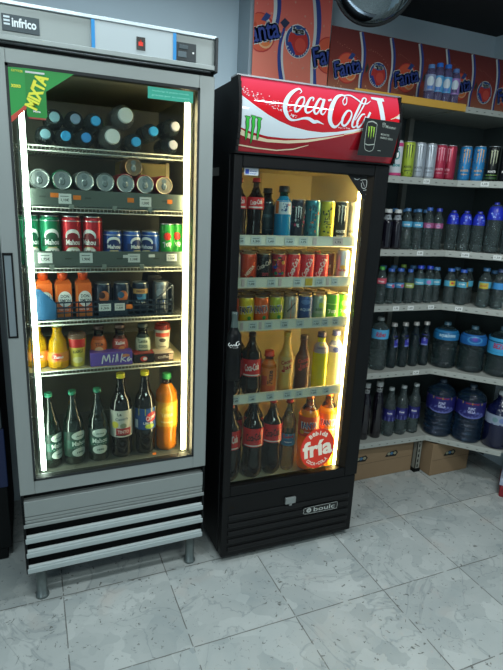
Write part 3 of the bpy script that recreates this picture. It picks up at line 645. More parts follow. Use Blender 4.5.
# ------------------------------------------------------------------ shelving
SH = pm('#a6a9a2', .5, .1, noise=.05, nscale=8); BACKP = pm('#46504f', .7); POST = pm('#8c8d84', .5, .2)
def deck(name, pts, z, m, parent, front, lip=.030, backm=None):
    """shelf board from a plan outline; front = list of (p, q) edges that carry the lip"""
    mb = MB(); n = len(pts); v = [(x, y, z-.012) for x, y in pts]+[(x, y, z) for x, y in pts]
    mb.add(v, [tuple(range(n))[::-1], tuple(range(n, 2*n))]+[(i, (i+1) % n, (i+1) % n+n, i+n) for i in range(n)], m)
    for p, q in front:
        d = Vector((q[0]-p[0], q[1]-p[1], 0)); l = d.length; a = math.atan2(d.y, d.x)
        mb.box(0, l, -.004, .006, z-lip, z+.002, m, .002, Matrix.Translation((p[0], p[1], 0)) @ Matrix.Rotation(a, 4, 'Z'))
        k = int(l/.05)
        for i in range(k): mb.box(.02+i*.05, .032+i*.05, -.0045, -.003, z-lip*.62, z-lip*.50, pm('#5c605c', .6), 0, Matrix.Translation((p[0], p[1], 0)) @ Matrix.Rotation(a, 4, 'Z'))
    return mb.build(name, parent)
UL = tag(empty('shelving_unit', (1.76, .5, 0)), 'grey metal shelving along the back wall, right of the black cooler', 'shelf')
UC = tag(empty('corner_shelving', (2.3, .5, 0)), 'grey metal angled corner shelving filled with drinks cans and water', 'shelf')
def local(parent, pts): return [(x-parent.location.x, y-parent.location.y) for x, y in pts]
LV = [1.647, 1.297, 1.013, .650, .243]
JX = [2.085, 2.070, 2.095, 2.085, 2.115]
for z, jx in zip(LV, JX):
    yl = .312+.0517*(jx-1.43)
    p = local(UL, [(1.43, yl), (jx, .312), (jx, .735), (1.43, .735)]); deck('shelf_board', p, z, SH, UL, [(p[0], p[1])])
    e = (jx+.27, .312-.2925)
    p = local(UC, [(jx+.002, .312), e, (2.645, e[1]), (2.645, .735), (jx+.002, .735)]); deck('shelf_board', p, z, SH, UC, [(p[0], p[1])])
YW = pm('#c99a3c', .55)
p = local(UL, [(1.43, .315), (2.066, .312), (2.066, .735), (1.43, .735)]); deck('top_board', p, 1.993, SH, UL, [], .02)
mb = MB(); mb.box(1.43-1.76, 2.066-1.76, .300-.5, .312-.5, 1.966, 1.999, YW, .002); mb.build('yellow_edge_strip', UL)
p = local(UC, [(2.068, .310), (2.645, .310), (2.645, .735), (2.068, .735)]); deck('top_board', p, 1.990, SH, UC, [(p[0], p[1])], .026)
mb = MB(); mb.box(1.43-1.76, 2.085-1.76, .725-.5, .735-.5, .02, 1.985, BACKP); mb.build('back_panel', UL)
mb = MB(); mb.box(2.09-2.3, 2.645-2.3, .725-.5, .735-.5, .02, 1.98, BACKP); mb.box(.335, .345, -.16, .225, .02, 1.98, BACKP); mb.build('back_panel', UC)
def post(parent, x, y, z0, z1):
    mb = MB(); mb.box(-.016, .016, -.002, .002, z0, z1, POST); mb.box(-.016, -.012, -.002, .028, z0, z1, POST)
    z = z0+.03
    while z < z1-.02: mb.box(-.004, .004, -.0026, -.0015, z, z+.018, DARK); z += .032
    mb.box(-.022, .022, -.006, .034, z0, z0+.022, DARK, .002); mb.build('slotted_post', parent, (x-parent.location.x, y-parent.location.y, 0))
post(UL, 2.108, .338, 0, .232); post(UL, 1.45, .36, 0, .232); post(UC, 2.60, .05, 0, .23)
for x in (1.45, 2.07): 
    mb = MB(); mb.box(x-.015-1.76, x+.015-1.76, .19, .224, 0, 2.0, POST); mb.build('upright', UL)
UR = tag(empty('shelving_unit', (2.5, -.5, 0)), 'grey metal shelving along the right wall, at the edge of the frame', 'shelf')
for z in LV:
    p = local(UR, [(2.405, .015), (2.405, -.95), (2.645, -.95), (2.645, .015)]); deck('shelf_board', p, z, SH, UR, [(p[1], p[0])])
mb = MB(); mb.box(.135, .145, -.45, .515, .02, 1.98, BACKP); mb.build('back_panel', UR); post(UR, 2.42, -.93, 0, .23)
# price labels on the shelf lips
def lip_tag(parent, jx, t, z, diag=False):
    a = -.826 if diag else -.0517
    x = jx+t*math.cos(a); y = .312+t*math.sin(a); mb = MB(); mb.box(-.019, .019, -.0065, -.0045, -.011, .011, TAGM); mb.text(flat(0, -.0065), '1,25', 0, 0, .024, .010, INK, .0004)
    mb.build('price_tag', parent, (x-parent.location.x, y-parent.location.y, z-.014), (0, 0, a))
for i, t, dg in ((0, -.19, 0), (0, .13, 1), (1, -.16, 0), (1, .10, 1), (1, .25, 1), (2, -.29, 0), (2, -.20, 0), (2, -.07, 0), (2, .09, 1), (3, -.10, 0)): lip_tag(UC if dg else UL, JX[i], t, LV[i], bool(dg))
# cardboard boxes under the lowest shelf
CARD = pm('#8a7256', .8, noise=.08, nscale=12)
def carton(label, x0, x1, y0, y1, h, holes, seam=None):
    cx = (x0+x1)/2; mb = MB(); mb.box(x0-cx, x1-cx, 0, y1-y0, 0, h, CARD, .003)
    mb.rect(flat(0, -.0005), x0-cx+.004, x1-cx-.004, h*.48, h*.49, pm('#5e4c38', .8), .0006, 1, 1)
    o = mb.build('cardboard_box', None, (cx, y0, 0)); tag(o, label, 'box')
    for hx in holes:
        mb = MB(); pts = [(hx-.045-cx, h*.58), (hx-.03-cx, h*.70), (hx+.03-cx, h*.74), (hx+.045-cx, h*.66), (hx+.03-cx, h*.56)]
        mb.poly(flat(0, -.0005), pts, pm('#120f0c', .8), .0012); 
        for k, c in ((-.02, '#8a8a74'), (.0, '#3c6a8c'), (.022, '#8f8a70')): mb.disc(flat(0, -.0005), hx-cx+k, h*.66, .011, .009, pm(c, .5), .0018, 12)
        mb.build('hand_hole', o)
    return o
carton('brown cardboard box under the back-wall shelves with a hand hole', 1.66, 2.085, .362, .68, .205, (1.72, 1.93))
carton('brown cardboard box under the angled corner shelf, right of the slotted post', 2.145, 2.43, .268, .62, .20, (2.275,))
mb = MB(); mb.box(0, .16, 0, .22, 0, .065, pm('#7a1420', .5), .006); o = mb.build('red_crate', None, (2.362, -.030, 0), (0, 0, -.86)); tag(o, 'dark red crate on the floor at the right edge of the photo', 'crate')
mb = MB(); mb.box(.0, .15, .0, .2, 0, .04, pm('#9aa4b8', .5), .004); mb.box(.01, .14, .01, .19, .04, .06, pm('#c0c2bc', .5), .004); o = mb.build('white_packet', None, (2.362, -.022, .0652), (0, 0, -.92)); tag(o, 'pale packet lying on the dark red crate', 'packet')

# ------------------------------------------------------------------ printed promotional boards above the shelves
def promo_mat(name, top, mid, bot, z0, z1):
    m, nt, out = nmat(name); N, L = nt.nodes, nt.links
    tc = N.new('ShaderNodeTexCoord'); sx = N.new('ShaderNodeSeparateXYZ'); L.new(tc.outputs['Object'], sx.inputs[0])
    mr = N.new('ShaderNodeMapRange'); mr.inputs['From Min'].default_value = z0; mr.inputs['From Max'].default_value = z1; L.new(sx.outputs[2], mr.inputs['Value'])
    r = N.new('ShaderNodeValToRGB'); r.color_ramp.elements[0].color = lin(hexc(bot)); r.color_ramp.elements[1].color = lin(hexc(top)); e = r.color_ramp.elements.new(.4); e.color = lin(hexc(mid)); L.new(mr.outputs[0], r.inputs[0])
    b = N.new('ShaderNodeBsdfPrincipled'); b.inputs['Roughness'].default_value = .6; L.new(r.outputs[0], b.inputs['Base Color']); L.new(b.outputs[0], out.inputs[0]); return m
FB = pm('#2b3f86', .5); FW = pm('#cfd0cc', .5); FO = pm('#d8743c', .5); FR = pm('#b8302c', .5); FG = pm('#3c7a4c', .5); FLT = pm('#e0a878', .5)
def fanta_logo(mb, mp, u, v, s):
    mb.disc(mp, u, v, .058*s, .062*s, FR, .0008); mb.disc(mp, u, v, .054*s, .058*s, pm('#d4583a', .5), .0012); mb.disc(mp, u+.018*s, v-.018*s, .030*s, .030*s, FLT, .0016); mb.disc(mp, u+.018*s, v-.018*s, .024*s, .024*s, FO, .0018)
    mb.poly(mp, [(u+.0*s, v+.038*s), (u+.018*s, v+.064*s), (u+.036*s, v+.058*s), (u+.024*s, v+.036*s)], pm('#27407c', .5), .0018)
    for dx, dz in ((-.005, 0), (.005, 0), (0, .005), (0, -.005), (.0035, .0035), (-.0035, -.0035)): mb.text(mp, 'Fanta', u+dx*s, v+.004*s+dz*s, .142*s, .066*s, FW, .0024, .30, .05, .1)
    mb.text(mp, 'Fanta', u, v+.004*s, .140*s, .064*s, FB, .0030, .30, .018, .1)
def fanta_ball(mb, mp, u, v, s):
    mb.disc(mp, u, v, .056*s, .060*s, FW, .0008); mb.disc(mp, u, v, .053*s, .057*s, pm('#2c4a80', .5), .0011, inner=.80, rings=1); mb.disc(mp, u+.002*s, v-.001*s, .044*s, .048*s, FR, .0014); mb.disc(mp, u+.012*s, v-.012*s, .024*s, .026*s, pm('#cf4a3c', .5), .0017)
    mb.poly(mp, [(u-.050*s, v-.008*s), (u-.030*s, v-.006*s), (u-.008*s, v-.044*s), (u-.020*s, v-.054*s), (u-.044*s, v-.034*s)], FB, .0019)
    mb.poly(mp, [(u-.034*s, v+.050*s), (u+.032*s, v+.052*s), (u+.026*s, v+.026*s), (u-.006*s, v+.020*s), (u-.030*s, v+.030*s)], pm('#2c4a80', .5), .0016)
    for dx in (-.002, .002): mb.text(mp, 'Fanta', u+dx*s, v+.038*s, .054*s, .022*s, FW, .0022, 0, .06, .1)
    arc = 'nueva fanta'
    for i, ch in enumerate(arc):
        if ch != ' ': a = -1.1+2.2*i/10; mb.text(mp, ch, u-.0485*s*math.sin(a), v-.0525*s*math.cos(a), .006*s, .007*s, FW, .0020, -a)
def swoosh(mb, mp, u, z0, z1, s=1, diamond=True):
    h = z1-z0
    mb.stroke(mp, [(u-.030*s, z1, .016*s), (u-.004*s, z1-.22*h, .020*s), (u+.002*s, z1-.45*h, .018*s), (u-.008*s, z0+.35*h, .014*s), (u-.002*s, z0, .016*s)], FW, .0018)
    mb.stroke(mp, [(u-.018*s, z1, .014*s), (u+.008*s, z1-.22*h, .018*s), (u+.013*s, z1-.45*h, .015*s), (u+.002*s, z0+.35*h, .012*s), (u+.008*s, z0, .014*s)], FB, .0021)
    if diamond: mb.poly(mp, [(u+.002*s+.02, z0+.52*h), (u+.034*s+.004, z0+.60*h), (u+.048*s, z0+.53*h), (u+.03*s, z0+.45*h)], pm('#27362c', .5), .0023)
# long strip of promo card standing on the top shelf
mb = MB(); SZ0, SZ1 = 1.994, 2.322; mat = promo_mat('promo_strip_shaded_print', '#64201e', '#8c362a', '#b07c5a', SZ0, SZ1)  # print darker than on the tall board: the shade up here is in its colours
mb.box(1.462, 2.640, .600, .604, SZ0, SZ1, mat); mp = flat(0, .5998)
rnd = random.Random(8)
k = 0; x = 1.47
while x < 2.60:
    c = x+.09
    if k % 2 == 0: fanta_logo(mb, mp, c+.004, 2.150, 1.12)
    else: fanta_ball(mb, mp, c+.008, 2.142, .98)
    for i in range(9): mb.disc(mp, x+rnd.uniform(.02, .16), rnd.uniform(2.01, 2.09), rnd.uniform(.002, .007), rnd.uniform(.002, .007), pm('#c98a68', .5), .0006, 10, rings=1)
    for i in range(10):
        t = i/9; mb.disc(mp, x+.03+t*.12, 2.25-.05*t*t+rnd.uniform(-.006, .006), .0016, .0016, pm('#c9846c', .5), .0006, 8, rings=1)
    if x+.18 < 2.62: swoosh(mb, mp, x+.178, SZ0, SZ1-.004, .85, k % 2 == 0)
    x += .18; k += 1
o = mb.build('promo_board'); tag(o, 'long low strip of red and orange Fanta promotional card standing on the top shelf', 'advert')
# taller board on the pillar
mb = MB(); mat = promo_mat('promo_board_print', '#dc5c54', '#e47c66', '#e06a5a', 1.90, 2.47)
mb.box(1.062, 1.456, .600, .605, 1.93, 2.475, mat); mp = flat(0, .5998)
for i in range(60): mb.disc(mp, rnd.uniform(1.07, 1.45), rnd.uniform(1.95, 2.44), rnd.uniform(.001, .006), rnd.uniform(.001, .006), pm('#d8907c', .5), .0006, 10, rings=1)
fanta_ball(mb, mp, 1.285, 2.226, 1.18)
def clip_x(f, lo, hi): return lambda u, v, o=0: f(min(max(u, lo), hi), v, o)
mc = clip_x(mp, 1.064, 1.454)
fanta_logo(mb, mc, 1.095, 2.236, 1.3); fanta_logo(mb, mc, 1.455, 2.190, 1.3)
mb.stroke(mp, [(1.135, 2.475, .016), (1.160, 2.40, .024), (1.165, 2.32, .022), (1.148, 2.24, .016), (1.130, 2.20, .004)], FW, .0018); mb.stroke(mp, [(1.150, 2.475, .014), (1.176, 2.40, .020), (1.180, 2.32, .018), (1.162, 2.24, .014), (1.142, 2.20, .004)], FB, .0021)
mb.stroke(mp, [(1.212, 2.27, .012), (1.194, 2.20, .014), (1.196, 2.12, .018), (1.216, 2.03, .022), (1.225, 1.95, .02)], FB, .0021); mb.stroke(mp, [(1.222, 2.26, .006), (1.208, 2.20, .010), (1.210, 2.12, .012), (1.232, 2.03, .010), (1.24, 1.95, .01)], FW, .0018)
mb.poly(mp, [(1.190, 2.29), (1.212, 2.312), (1.238, 2.296), (1.214, 2.268)], pm('#27304c', .5), .0023)
for dx, mm, lf in ((0, FW, .0018), (.016, FB, .0021)): mb.stroke(mp, [(1.340+dx, 2.475, .018), (1.366+dx, 2.38, .024), (1.376+dx, 2.28, .022), (1.366+dx, 2.16, .014), (1.374+dx, 2.05, .018), (1.384+dx, 1.95, .018)], mm, lf)
o = mb.build('promo_board'); tag(o, 'tall red Fanta promotional board on the pillar above the black cooler', 'advert')
# convex security mirror
mr = tag(empty('security_mirror', (1.30, .03, 2.312)), 'round convex security mirror up at the ceiling above the red promo strip', 'mirror')
mb = MB(); R = .150; pr = [(R*math.sin(a), .055*math.cos(a)/1.0) for a in [PI/2*i/14 for i in range(14, -1, -1)]]
mb.lathe([(max(r, .0005), z) for r, z in pr], pm('#7c8890', .05, 1.0), 48); mb.build('mirror_dome', mr)
mb = MB(); mb.lathe([(R*.97, -.012), (R*1.06, -.012), (R*1.07, .0), (R*1.05, .008), (R*.99, .008)], pm('#101214', .4), 48); mb.build('rim', mr)
mb = MB(); mb.tube([(0, 0, -.012), (0, 0, -.06)], .012, DARK); mb.tube([(0, 0, -.06), (0, .10, -.12), (0, .16, -.14)], .010, DARK); mb.build('bracket', mr)
d = Vector((-.35, -1, -.45)).normalized(); mr.rotation_euler = d.to_track_quat('Z', 'Y').to_euler()

# the neighbouring appliance at the left edge
AP = tag(empty('storage_cabinet', (-.375, .315, 0)), 'dark cabinet with grey door and blue lower band, left of the steel fridge', 'cabinet')
mb = MB(); mb.box(-.35, .318, .0, .42, .05, 1.75, DARK, .004); mb.build('body', AP)
mb = MB(); mb.box(-.33, .316, -.02, .0, .60, 1.72, pm('#4c5658', .5, .3), .003); mb.build('door', AP)
mb = MB(); mb.box(-.33, .322, -.012, .0, .34, .595, pm('#0e1f48', .5), .003); mb.build('lower_band', AP)
mb = MB(); mb.box(-.33, .30, .0, .4, 0, .05, DARK); mb.build('plinth', AP)

# ------------------------------------------------------------------ products: prints
W = WHITE
def mahou(dark, s=1.0, z=0): return [('disc', 0, .088*s+z, .025, .024*s, W), ('disc', 0, .084*s+z, .020, .016*s, dark), ('rect', -.036, .036, .054*s+z, .082*s+z, dark), ('text', 'Mahou', 0, .068*s+z, .046, .018*s, W), ('disc', 0, .036*s+z, .024, .016*s, W), ('text', 'cerveza', 0, .050*s+z, .03, .005, pm('#d8c070', .4)), ('text', 'M', 0, .036*s+z, .012, .010*s, dark)]
def tallclaw(ink, txt, word='ENERGY'): return [('claw', 0, .112, .034, .080, ink), ('text', 'MONSTER', 0, .050, .038, .011, txt), ('text', word, 0, .032, .030, .006, txt)]
def fanta_can(letter): return [('text', 'FANTA', 0, .067, .060, .032, W, .12), ('text', 'FANTA', 0, .067, .055, .026, pm('#1c2a5c', .4), .12), ('disc', .012, .034, .008, .008, letter), ('rect', -.02, .0, .016, .020, W)]
def cola_prints(z, h, txt=W): return [('text', 'Coca-Cola', 0, z, .066, h, txt, .12, .4)]
S_ = {}
E0 = face_cam
# ---- tall steel fridge, top shelf: small bottles lying down, caps to the door
def lying(o, label, cat, x, z, H, y=.092, group=None, spin=0):
    o.location = (x, y+H, z); o.rotation_euler = (PI/2, 0, 0); tag(o, label, cat, group)
WP_ = clear('#c2d2d2', .70, veil=.12, veilc='#7d8d90')
def small_water(cap, H=.19, R=.0305, kind='water_bottle', cr=.0155): return make_bottle(kind, H, R, WATER, WP_, cap, cap_r=cr, cap_h=.018, ribs=(.12, .55, 5, .06), seg=24)
C1_, C2_, C3_, C4_ = pm('#7fa9b8', .5), pm('#2f9fd8', .45), pm('#6f86a0', .5), pm('#8f8f9c', .5)
for x, z, c, lab in ((.150, 1.681, C1_, 'lying bottle with pale blue cap, leftmost of the lower row on the top fridge shelf'), (.212, 1.681, C2_, 'lying bottle with bright blue cap, second in the lower row of the top fridge shelf'),
        (.275, 1.681, pm('#2a86cc', .45), 'lying bottle with deep blue cap, third in the lower row of the top fridge shelf'), (.180, 1.7355, C1_, 'lying bottle with greyish blue cap, leftmost of the upper row under the green can advert'),
        (.2435, 1.7355, C3_, 'lying bottle with dull violet cap, second in the upper row of the top fridge shelf'), (.307, 1.735, C2_, 'lying bottle with bright blue cap, upper row, left of the white-capped bottles'),
        (.438, 1.681, C2_, 'lying bottle with bright blue cap, right of the lower white-capped bottle'), (.498, 1.720, C2_, 'lying bottle with bright blue cap, higher one right of the white-capped bottles'),
        (.566, 1.681, C4_, 'lying bottle with grey lilac cap, lower right corner of the top fridge shelf'), (.573, 1.7425, C4_, 'lying bottle with faint grey cap, upper right beside the lit tube')):
    lying(small_water(c), lab, 'bottle', x, z, .19)
MILK = clear('#d8dcd8', .7, veil=.25, veilc='#b8bcb8')
for x, z, lab in ((.360, 1.6915, 'lying bottle with large white cap, the lower of the two on the top fridge shelf'), (.404, 1.762, 'lying bottle with large white cap, the upper of the two on the top fridge shelf')):
    lying(make_bottle('milk_bottle', .22, .041, WATER, MILK, pm('#d4d8d6', .5), cap_r=.024, cap_h=.02), lab, 'bottle', x, z, .22)
# ---- second shelf: cans lying down with their lids facing out
LIDM = pm('#b4bab8', .3, .85)
for x, c, lab in ((.125, '#8f9a96', 'silver can lying down, leftmost lid in the row on the second fridge shelf'), (.194, '#1f7d58', 'green can lying down, lid facing out, second from left'), (.264, '#7d8482', 'silver can lying down, third lid from the left'),
        (.3305, '#4c5654', 'dark grey can lying down, fourth lid from the left'), (.398, '#a82030', 'red can lying down, below the single can stacked on top'), (.4655, '#b02230', 'red can lying down, second lid from the right'), (.533, '#b82030', 'red can lying down beside the right lamp tube, rightmost lid')):
    o = make_can('drink_can', .168, .033, pm(c, .35, .3), lidm=LIDM if x < .5 else pm('#cfb89a', .3, .7)); lying(o, lab, 'can', x, 1.5425, .168, .088)
o = make_can('drink_can', .115, .033, pm('#6d4a28', .35, .3), lidm=pm('#8f7a60', .3, .8)); lying(o, 'single brown can lying on top of the row of cans on the second fridge shelf', 'can', .4315, 1.5995, .115, .115)
mb = MB(); mb.box(-.09, .09, 0, .12, 0, .115, pm('#b09a5c', .7), .004); mb.box(.082, .096, -.004, .0, -.0, .12, pm('#c9b47c', .6)); o = mb.build('cardboard_carton', None, (.50, .27, 1.5095)); tag(o, 'cream coloured carton behind the lying cans on the second fridge shelf', 'box')
# ---- third shelf: standing cans
def stand(o, label, cat, x, z, y=.13, group=None, extra=0): place(o, label, cat, x, y, z, None, group, extra)
gd, rd, bd = pm('#0f5238', .4), pm('#7c0f18', .4), pm('#0e2860', .4)
for x, c, d, lab, ex in ((.083, '#1f7d58', gd, 'green Mahou beer can half hidden by the left lamp tube', .3), (.150, '#1d8058', gd, 'green Mahou beer can, the fully visible one beside the red cans', .15), (.219, '#bf1c28', rd, 'red Mahou beer can right beside the green cans', .1), (.289, '#c41e2a', rd, 'red Mahou beer can, the right one next to the small blue cans', -.45)):
    stand(make_can('beer_can', .168, .033, pm(c, .3, .35), mahou(d, 1, .013), bands=((.150, .153, SILVER),)), lab, 'can', x, 1.2595, .13, extra=ex)
for x, lab, ex in ((.357, 'small blue beer can, leftmost of the three', .1), (.424, 'small blue beer can, middle of the three', .6), (.491, 'small blue beer can, rightmost of the three, beside the tall green cans', -.5)):
    stand(make_can('beer_can', .122, .033, pm('#1c4a96', .3, .35), mahou(bd, .78, .014), bands=((.004, .016, SILVER), (.106, .109, SILVER))), lab, 'can', x, 1.2595, .13, extra=ex)
for x, y, lab in ((.553, .125, 'tall slim green soft drink can, left of the pair by the right lamp tube'), (.597, .155, 'tall slim green soft drink can tucked behind the right lamp tube')):
    stand(make_can('drink_can', .150, .0265, pm('#2fa03c', .3, .2), [('disc', 0, .105, .014, .014, pm('#c8301c', .4)), ('text', '7up', 0, .075, .03, .026, W, .3), ('disc', .006, .035, .012, .010, pm('#d8e040', .4))]), lab, 'can', x, 1.2595, y)
# ---- fourth shelf: orange juice cartons and cans in a blue basket
OC = pm('#e2641c', .45); OC2 = pm('#f08a3c', .45)
def juice_carton(w=.054, h=.150):
    root = empty('juice_carton'); mb = MB(); q = w/2; hs = h*.80
    v = [(-q, -q, 0), (q, -q, 0), (q, q, 0), (-q, q, 0), (-q, -q, hs), (q, -q, hs), (q, q, hs), (-q, q, hs), (-q*.72, -q*.55, h*.88), (q*.72, -q*.55, h*.88), (q*.72, q*.55, h*.88), (-q*.72, q*.55, h*.88)]
    mb.add(v, [(3, 2, 1, 0), (0, 1, 5, 4), (1, 2, 6, 5), (2, 3, 7, 6), (3, 0, 4, 7), (4, 5, 9, 8), (5, 6, 10, 9), (6, 7, 11, 10), (7, 4, 8, 11), (8, 9, 10, 11)], OC)
    mp = flat(0, -q); mb.rect(mp, -q+.002, q-.002, .004, .016, OC2, .0004, 1, 1); mb.rect(mp, -q+.003, -q+.006, .016, hs-.004, OC2, .0004, 1, 1)
    mb.disc(mp, .004, .066, .0225, .028, W, .0006); bk = pm('#23303c', .5)
    mb.text(mp, 'DON', .004, .076, .028, .012, bk, .001); mb.text(mp, 'SIMON', .004, .060, .036, .012, bk, .001); mb.text(mp, 'naranja', 0, .028, .032, .008, W, .001)
    mb.build('carton_body', root)
    mb = MB(); mb.lathe([(.0165, h*.87), (.0165, h*.96), (.0175, h*.965), (.0175, h*1.06), (.0155, h*1.075)], pm('#e04e10', .4), 30, ripple=lambda a, z: .02*math.cos(15*a) if z > h*.96 else 0); mb.build('cap', root)
    return root
for x, lab in ((.118, 'orange juice carton with orange cap, leftmost in the blue basket'), (.182, 'orange juice carton with orange cap, middle one in the blue basket'), (.250, 'orange juice carton with orange cap, right one, next to the dark cans')):
    stand(juice_carton(), lab, 'carton', x, 1.0765, .135, extra=.05)
def dark_can(a, b, band=None): 
    return make_can('drink_can', .118, .031, pm('#16263a', .3, .3), [('disc', .004, .07, .018, .022, pm(a, .4)), ('disc', -.004, .076, .012, .012, pm(b, .4)), ('text', 'COFFEE' if not band else 'Frappe', 0, .046, .034, .008, W)] + ([('rect', -.03, .03, .078, .096, pm(band, .4)), ('text', 'mocca', 0, .087, .03, .008, pm('#5a1c10', .4))] if band else []))
for x, a, b, band, lab in ((.318, '#c8703c', '#3c1c18', None, 'dark blue can with orange picture in the basket, left of the three'), (.386, '#c86a34', '#2c5a78', None, 'dark blue can with orange picture in the basket, middle of the three'), (.454, '#4c8cb0', '#274c70', '#d8a05c', 'dark blue can with beige band in the basket, right of the three')):
    stand(dark_can(a, b, band), lab, 'can', x, 1.0765, .135)
stand(make_can('drink_can', .120, .031, pm('#8c9094', .3, .6), [('disc', 0, .08, .02, .016, pm('#b9bcbe', .3, .5)), ('text', 'ICE', 0, .05, .026, .012, BLUE)]), 'silver grey can at the right end of the blue basket', 'can', .532, 1.0765, .135)
BB = pm('#12283a', .45); BB2 = pm('#1c4a6c', .4); bk = tag(empty('plastic_basket', (.327, .0, 1.0755)), 'dark blue plastic basket holding juice cartons and cans on the fourth fridge shelf', 'basket')
mb = MB(); x0, x1, ya, yb = -.243, .238, .088, .36
for z in (.004, .022, .040, .058): mb.box(x0, x1, ya, ya+.003, z-.0025, z+.0025, BB)
n = 20
for i in range(n+1): x = x0+(x1-x0)*i/n; mb.box(x-.0018, x+.0018, ya, ya+.003, 0, .060, BB)
mb.box(-.03, .07, ya-.001, ya+.002, .008, .055, BB); mb.box(x0, x1, yb, yb+.003, 0, .06, BB); mb.box(x0, x1, ya, yb, 0, .0016, BB)
mb.build('basket_body', bk)
for s, xx, m in ((-1, x0, BB2), (1, x1, pm('#4a525a', .45))):
    mb = MB(); mp = flat(0, ya)
    mb.poly(mp, [(xx, 0), (xx-s*.070, 0), (xx-s*.070, .058), (xx-s*.024, .106), (xx, .112)] if s < 0 else [(xx, .0), (xx-.05, .0), (xx-.066, .060), (xx, .112)], m, .001) if s < 0 else [mb.box(xx-.062+k*.02, xx-.059+k*.02, ya, ya+.003, 0, .058+k*.016, m) for k in range(4)]
    if s > 0: mb.tube([(xx-.066, ya, .058), (xx, ya, .112)], .003, m); mb.box(xx-.06, xx, ya, ya+.003, .02, .023, m); mb.box(xx-.06, xx, ya, ya+.003, .04, .043, m)
    mb.box(xx-.003, xx+.003, ya, yb, 0, .112, m); mb.build('end_panel', bk)
for x, t, m, w in ((.318-.327, '1,50', TAGM, .042), (.370-.327, '1,50', TAGM, .036), (.404-.327, '', TAGO, .022)): price_tag(bk, x, ya-.0015, .037, t, w, .026 if t else .016, m)
mb = MB(); mb.add([(-.05, 0, 0), (.05, 0, 0), (.05, .1, 0), (-.05, .1, 0), (-.028, 0, .125), (.022, 0, .125), (.022, .1, .125), (-.028, .1, .125)], [(3, 2, 1, 0), (0, 1, 5, 4), (1, 2, 6, 5), (2, 3, 7, 6), (3, 0, 4, 7), (4, 5, 6, 7)], pm('#0d0f12', .5)); o = mb.build('black_pack', None, (.53, .22, 1.079)); tag(o, 'black pack standing behind the silver can in the blue basket', 'pack')
# ---- fifth shelf
JB = [(0, .86), (.03, 1), (.30, 1), (.44, .88), (.52, .86), (.62, .80), (.76, .52), (.84, .40), (.90, .43), (1, .43)]
def juice_bottle(): return make_bottle('juice_bottle', .166, .037, JB, clear('#fff4d8', .9), pm('#c8cf9c', .45), (.028, .062, pm('#e8923c', .4), [('disc', -.006, .046, .018, .013, pm('#e0482c', .4)), ('text', 'Zumo', 0, .046, .034, .012, W)]), juice('#f0b418', .4), .84, cap_r=.0165, cap_h=.016)
stand(juice_bottle(), 'orange juice bottle half hidden behind the left lamp tube', 'bottle', .088, .8925, .150); stand(juice_bottle(), 'curvy orange juice bottle with pale green cap, the fully visible one', 'bottle', .155, .8925, .125)
CUPK = [(0, .70), (.02, .74), (.90, .98), (.93, 1.0), (1, .98)]
def coffee_cup(lid, body, prints, H=.124, R=.032):
    root = empty('coffee_cup'); mb = MB(); pr = [(R*.74, 0)]+[(R*(.74+.26*t), H*.86*t) for t in (.02, .25, .5, .75, 1)]; mb.lathe(pr, body, 32)
    apply_prints(mb, cylmap(lambda v: R*(.74+.26*min(max(v, 0)/(H*.86), 1))), prints); mb.build('cup_body', root)
    mb = MB(); mb.lathe([(R*1.0, H*.84), (R*1.06, H*.85), (R*1.06, H*.88), (R*.98, H*.885), (R*.93, H*.97), (R*.88, H), (R*.80, H), (R*.78, H*.975)], lid, 32); mb.build('lid', root); return root
stand(coffee_cup(clear('#f0d8d0', .7, veil=.3, veilc='#b89080'), pm('#d8c84c', .4), [('rect', -.034, .034, .072, .104, pm('#c42424', .4)), ('poly', [(-.03, .075), (.0, .066), (.03, .05), (.03, .09), (-.03, .09)], pm('#c42424', .4)), ('text', 'KAIKU', .002, .058, .034, .012, INK, .12), ('disc', 0, .026, .018, .012, pm('#e6dc9c', .4))]), 'red and yellow coffee drink cup beside the orange juice bottle', 'cup', .221, .8925, .128)
GB = [(0, .9), (.03, 1), (.55, 1), (.68, .82), (.80, .60), (.92, .56), (1, .56)]
def small_bottle(liq, lab, cap, pr, sh='#e8d8c8'): return make_bottle('glass_bottle', .140, .029, GB, clear(sh, .8), cap, (.030, .088, lab, pr), liq, .70, cap_r=.018, cap_h=.014)
stand(small_bottle(juice('#c85a28', .2), pm('#e06c2c', .4), pm('#5a3c34', .4), [('text', 'Tila', 0, .074, .03, .012, INK, .08), ('disc', 0, .05, .016, .014, pm('#f0c08c', .4))]), 'orange labelled small bottle behind the left half of the purple box', 'bottle', .300, .8925, .150)
stand(small_bottle(juice('#4a1a14', .2), pm('#a83c34', .4), pm('#6a4c40', .4), [('text', 'Kaiku', 0, .074, .034, .012, W, .08), ('disc', .006, .050, .012, .012, pm('#d88a50', .4)), ('text', 'XL', -.006, .042, .02, .012, W)]), 'dark red labelled small bottle behind the right half of the purple box', 'bottle', .378, .8925, .150)
stand(small_bottle(juice('#24342c', .2), pm('#b8c0a4', .4), pm('#4a5048', .4), [('text', 'Latte', 0, .076, .034, .012, INK), ('text', 'coco', 0, .056, .034, .012, pm('#38584c', .5)), ('rect', -.02, .02, .036, .042, pm('#38584c', .5))], '#c8d0c0'), 'pale green labelled small bottle, right of the purple box', 'bottle', .464, .8925, .145)
stand(coffee_cup(clear('#f0a090', .75, veil=.35, veilc='#c83c28'), pm('#c8c0a8', .45), [('disc', 0, .075, .013, .008, pm('#4a3c34', .4)), ('text', 'Latte', 0, .050, .03, .008, pm('#5a5048', .5)), ('rect', -.03, .03, .088, .104, pm('#c8442c', .4))], .136, .031), 'cream coffee cup with see-through red lid at the right end of the shelf', 'cup', .540, .8925, .145)
mb = MB(); mb.box(-.075, .075, 0, .05, 0, .050, pm('#6c50ac', .4), .001); mp = flat(0, 0); 
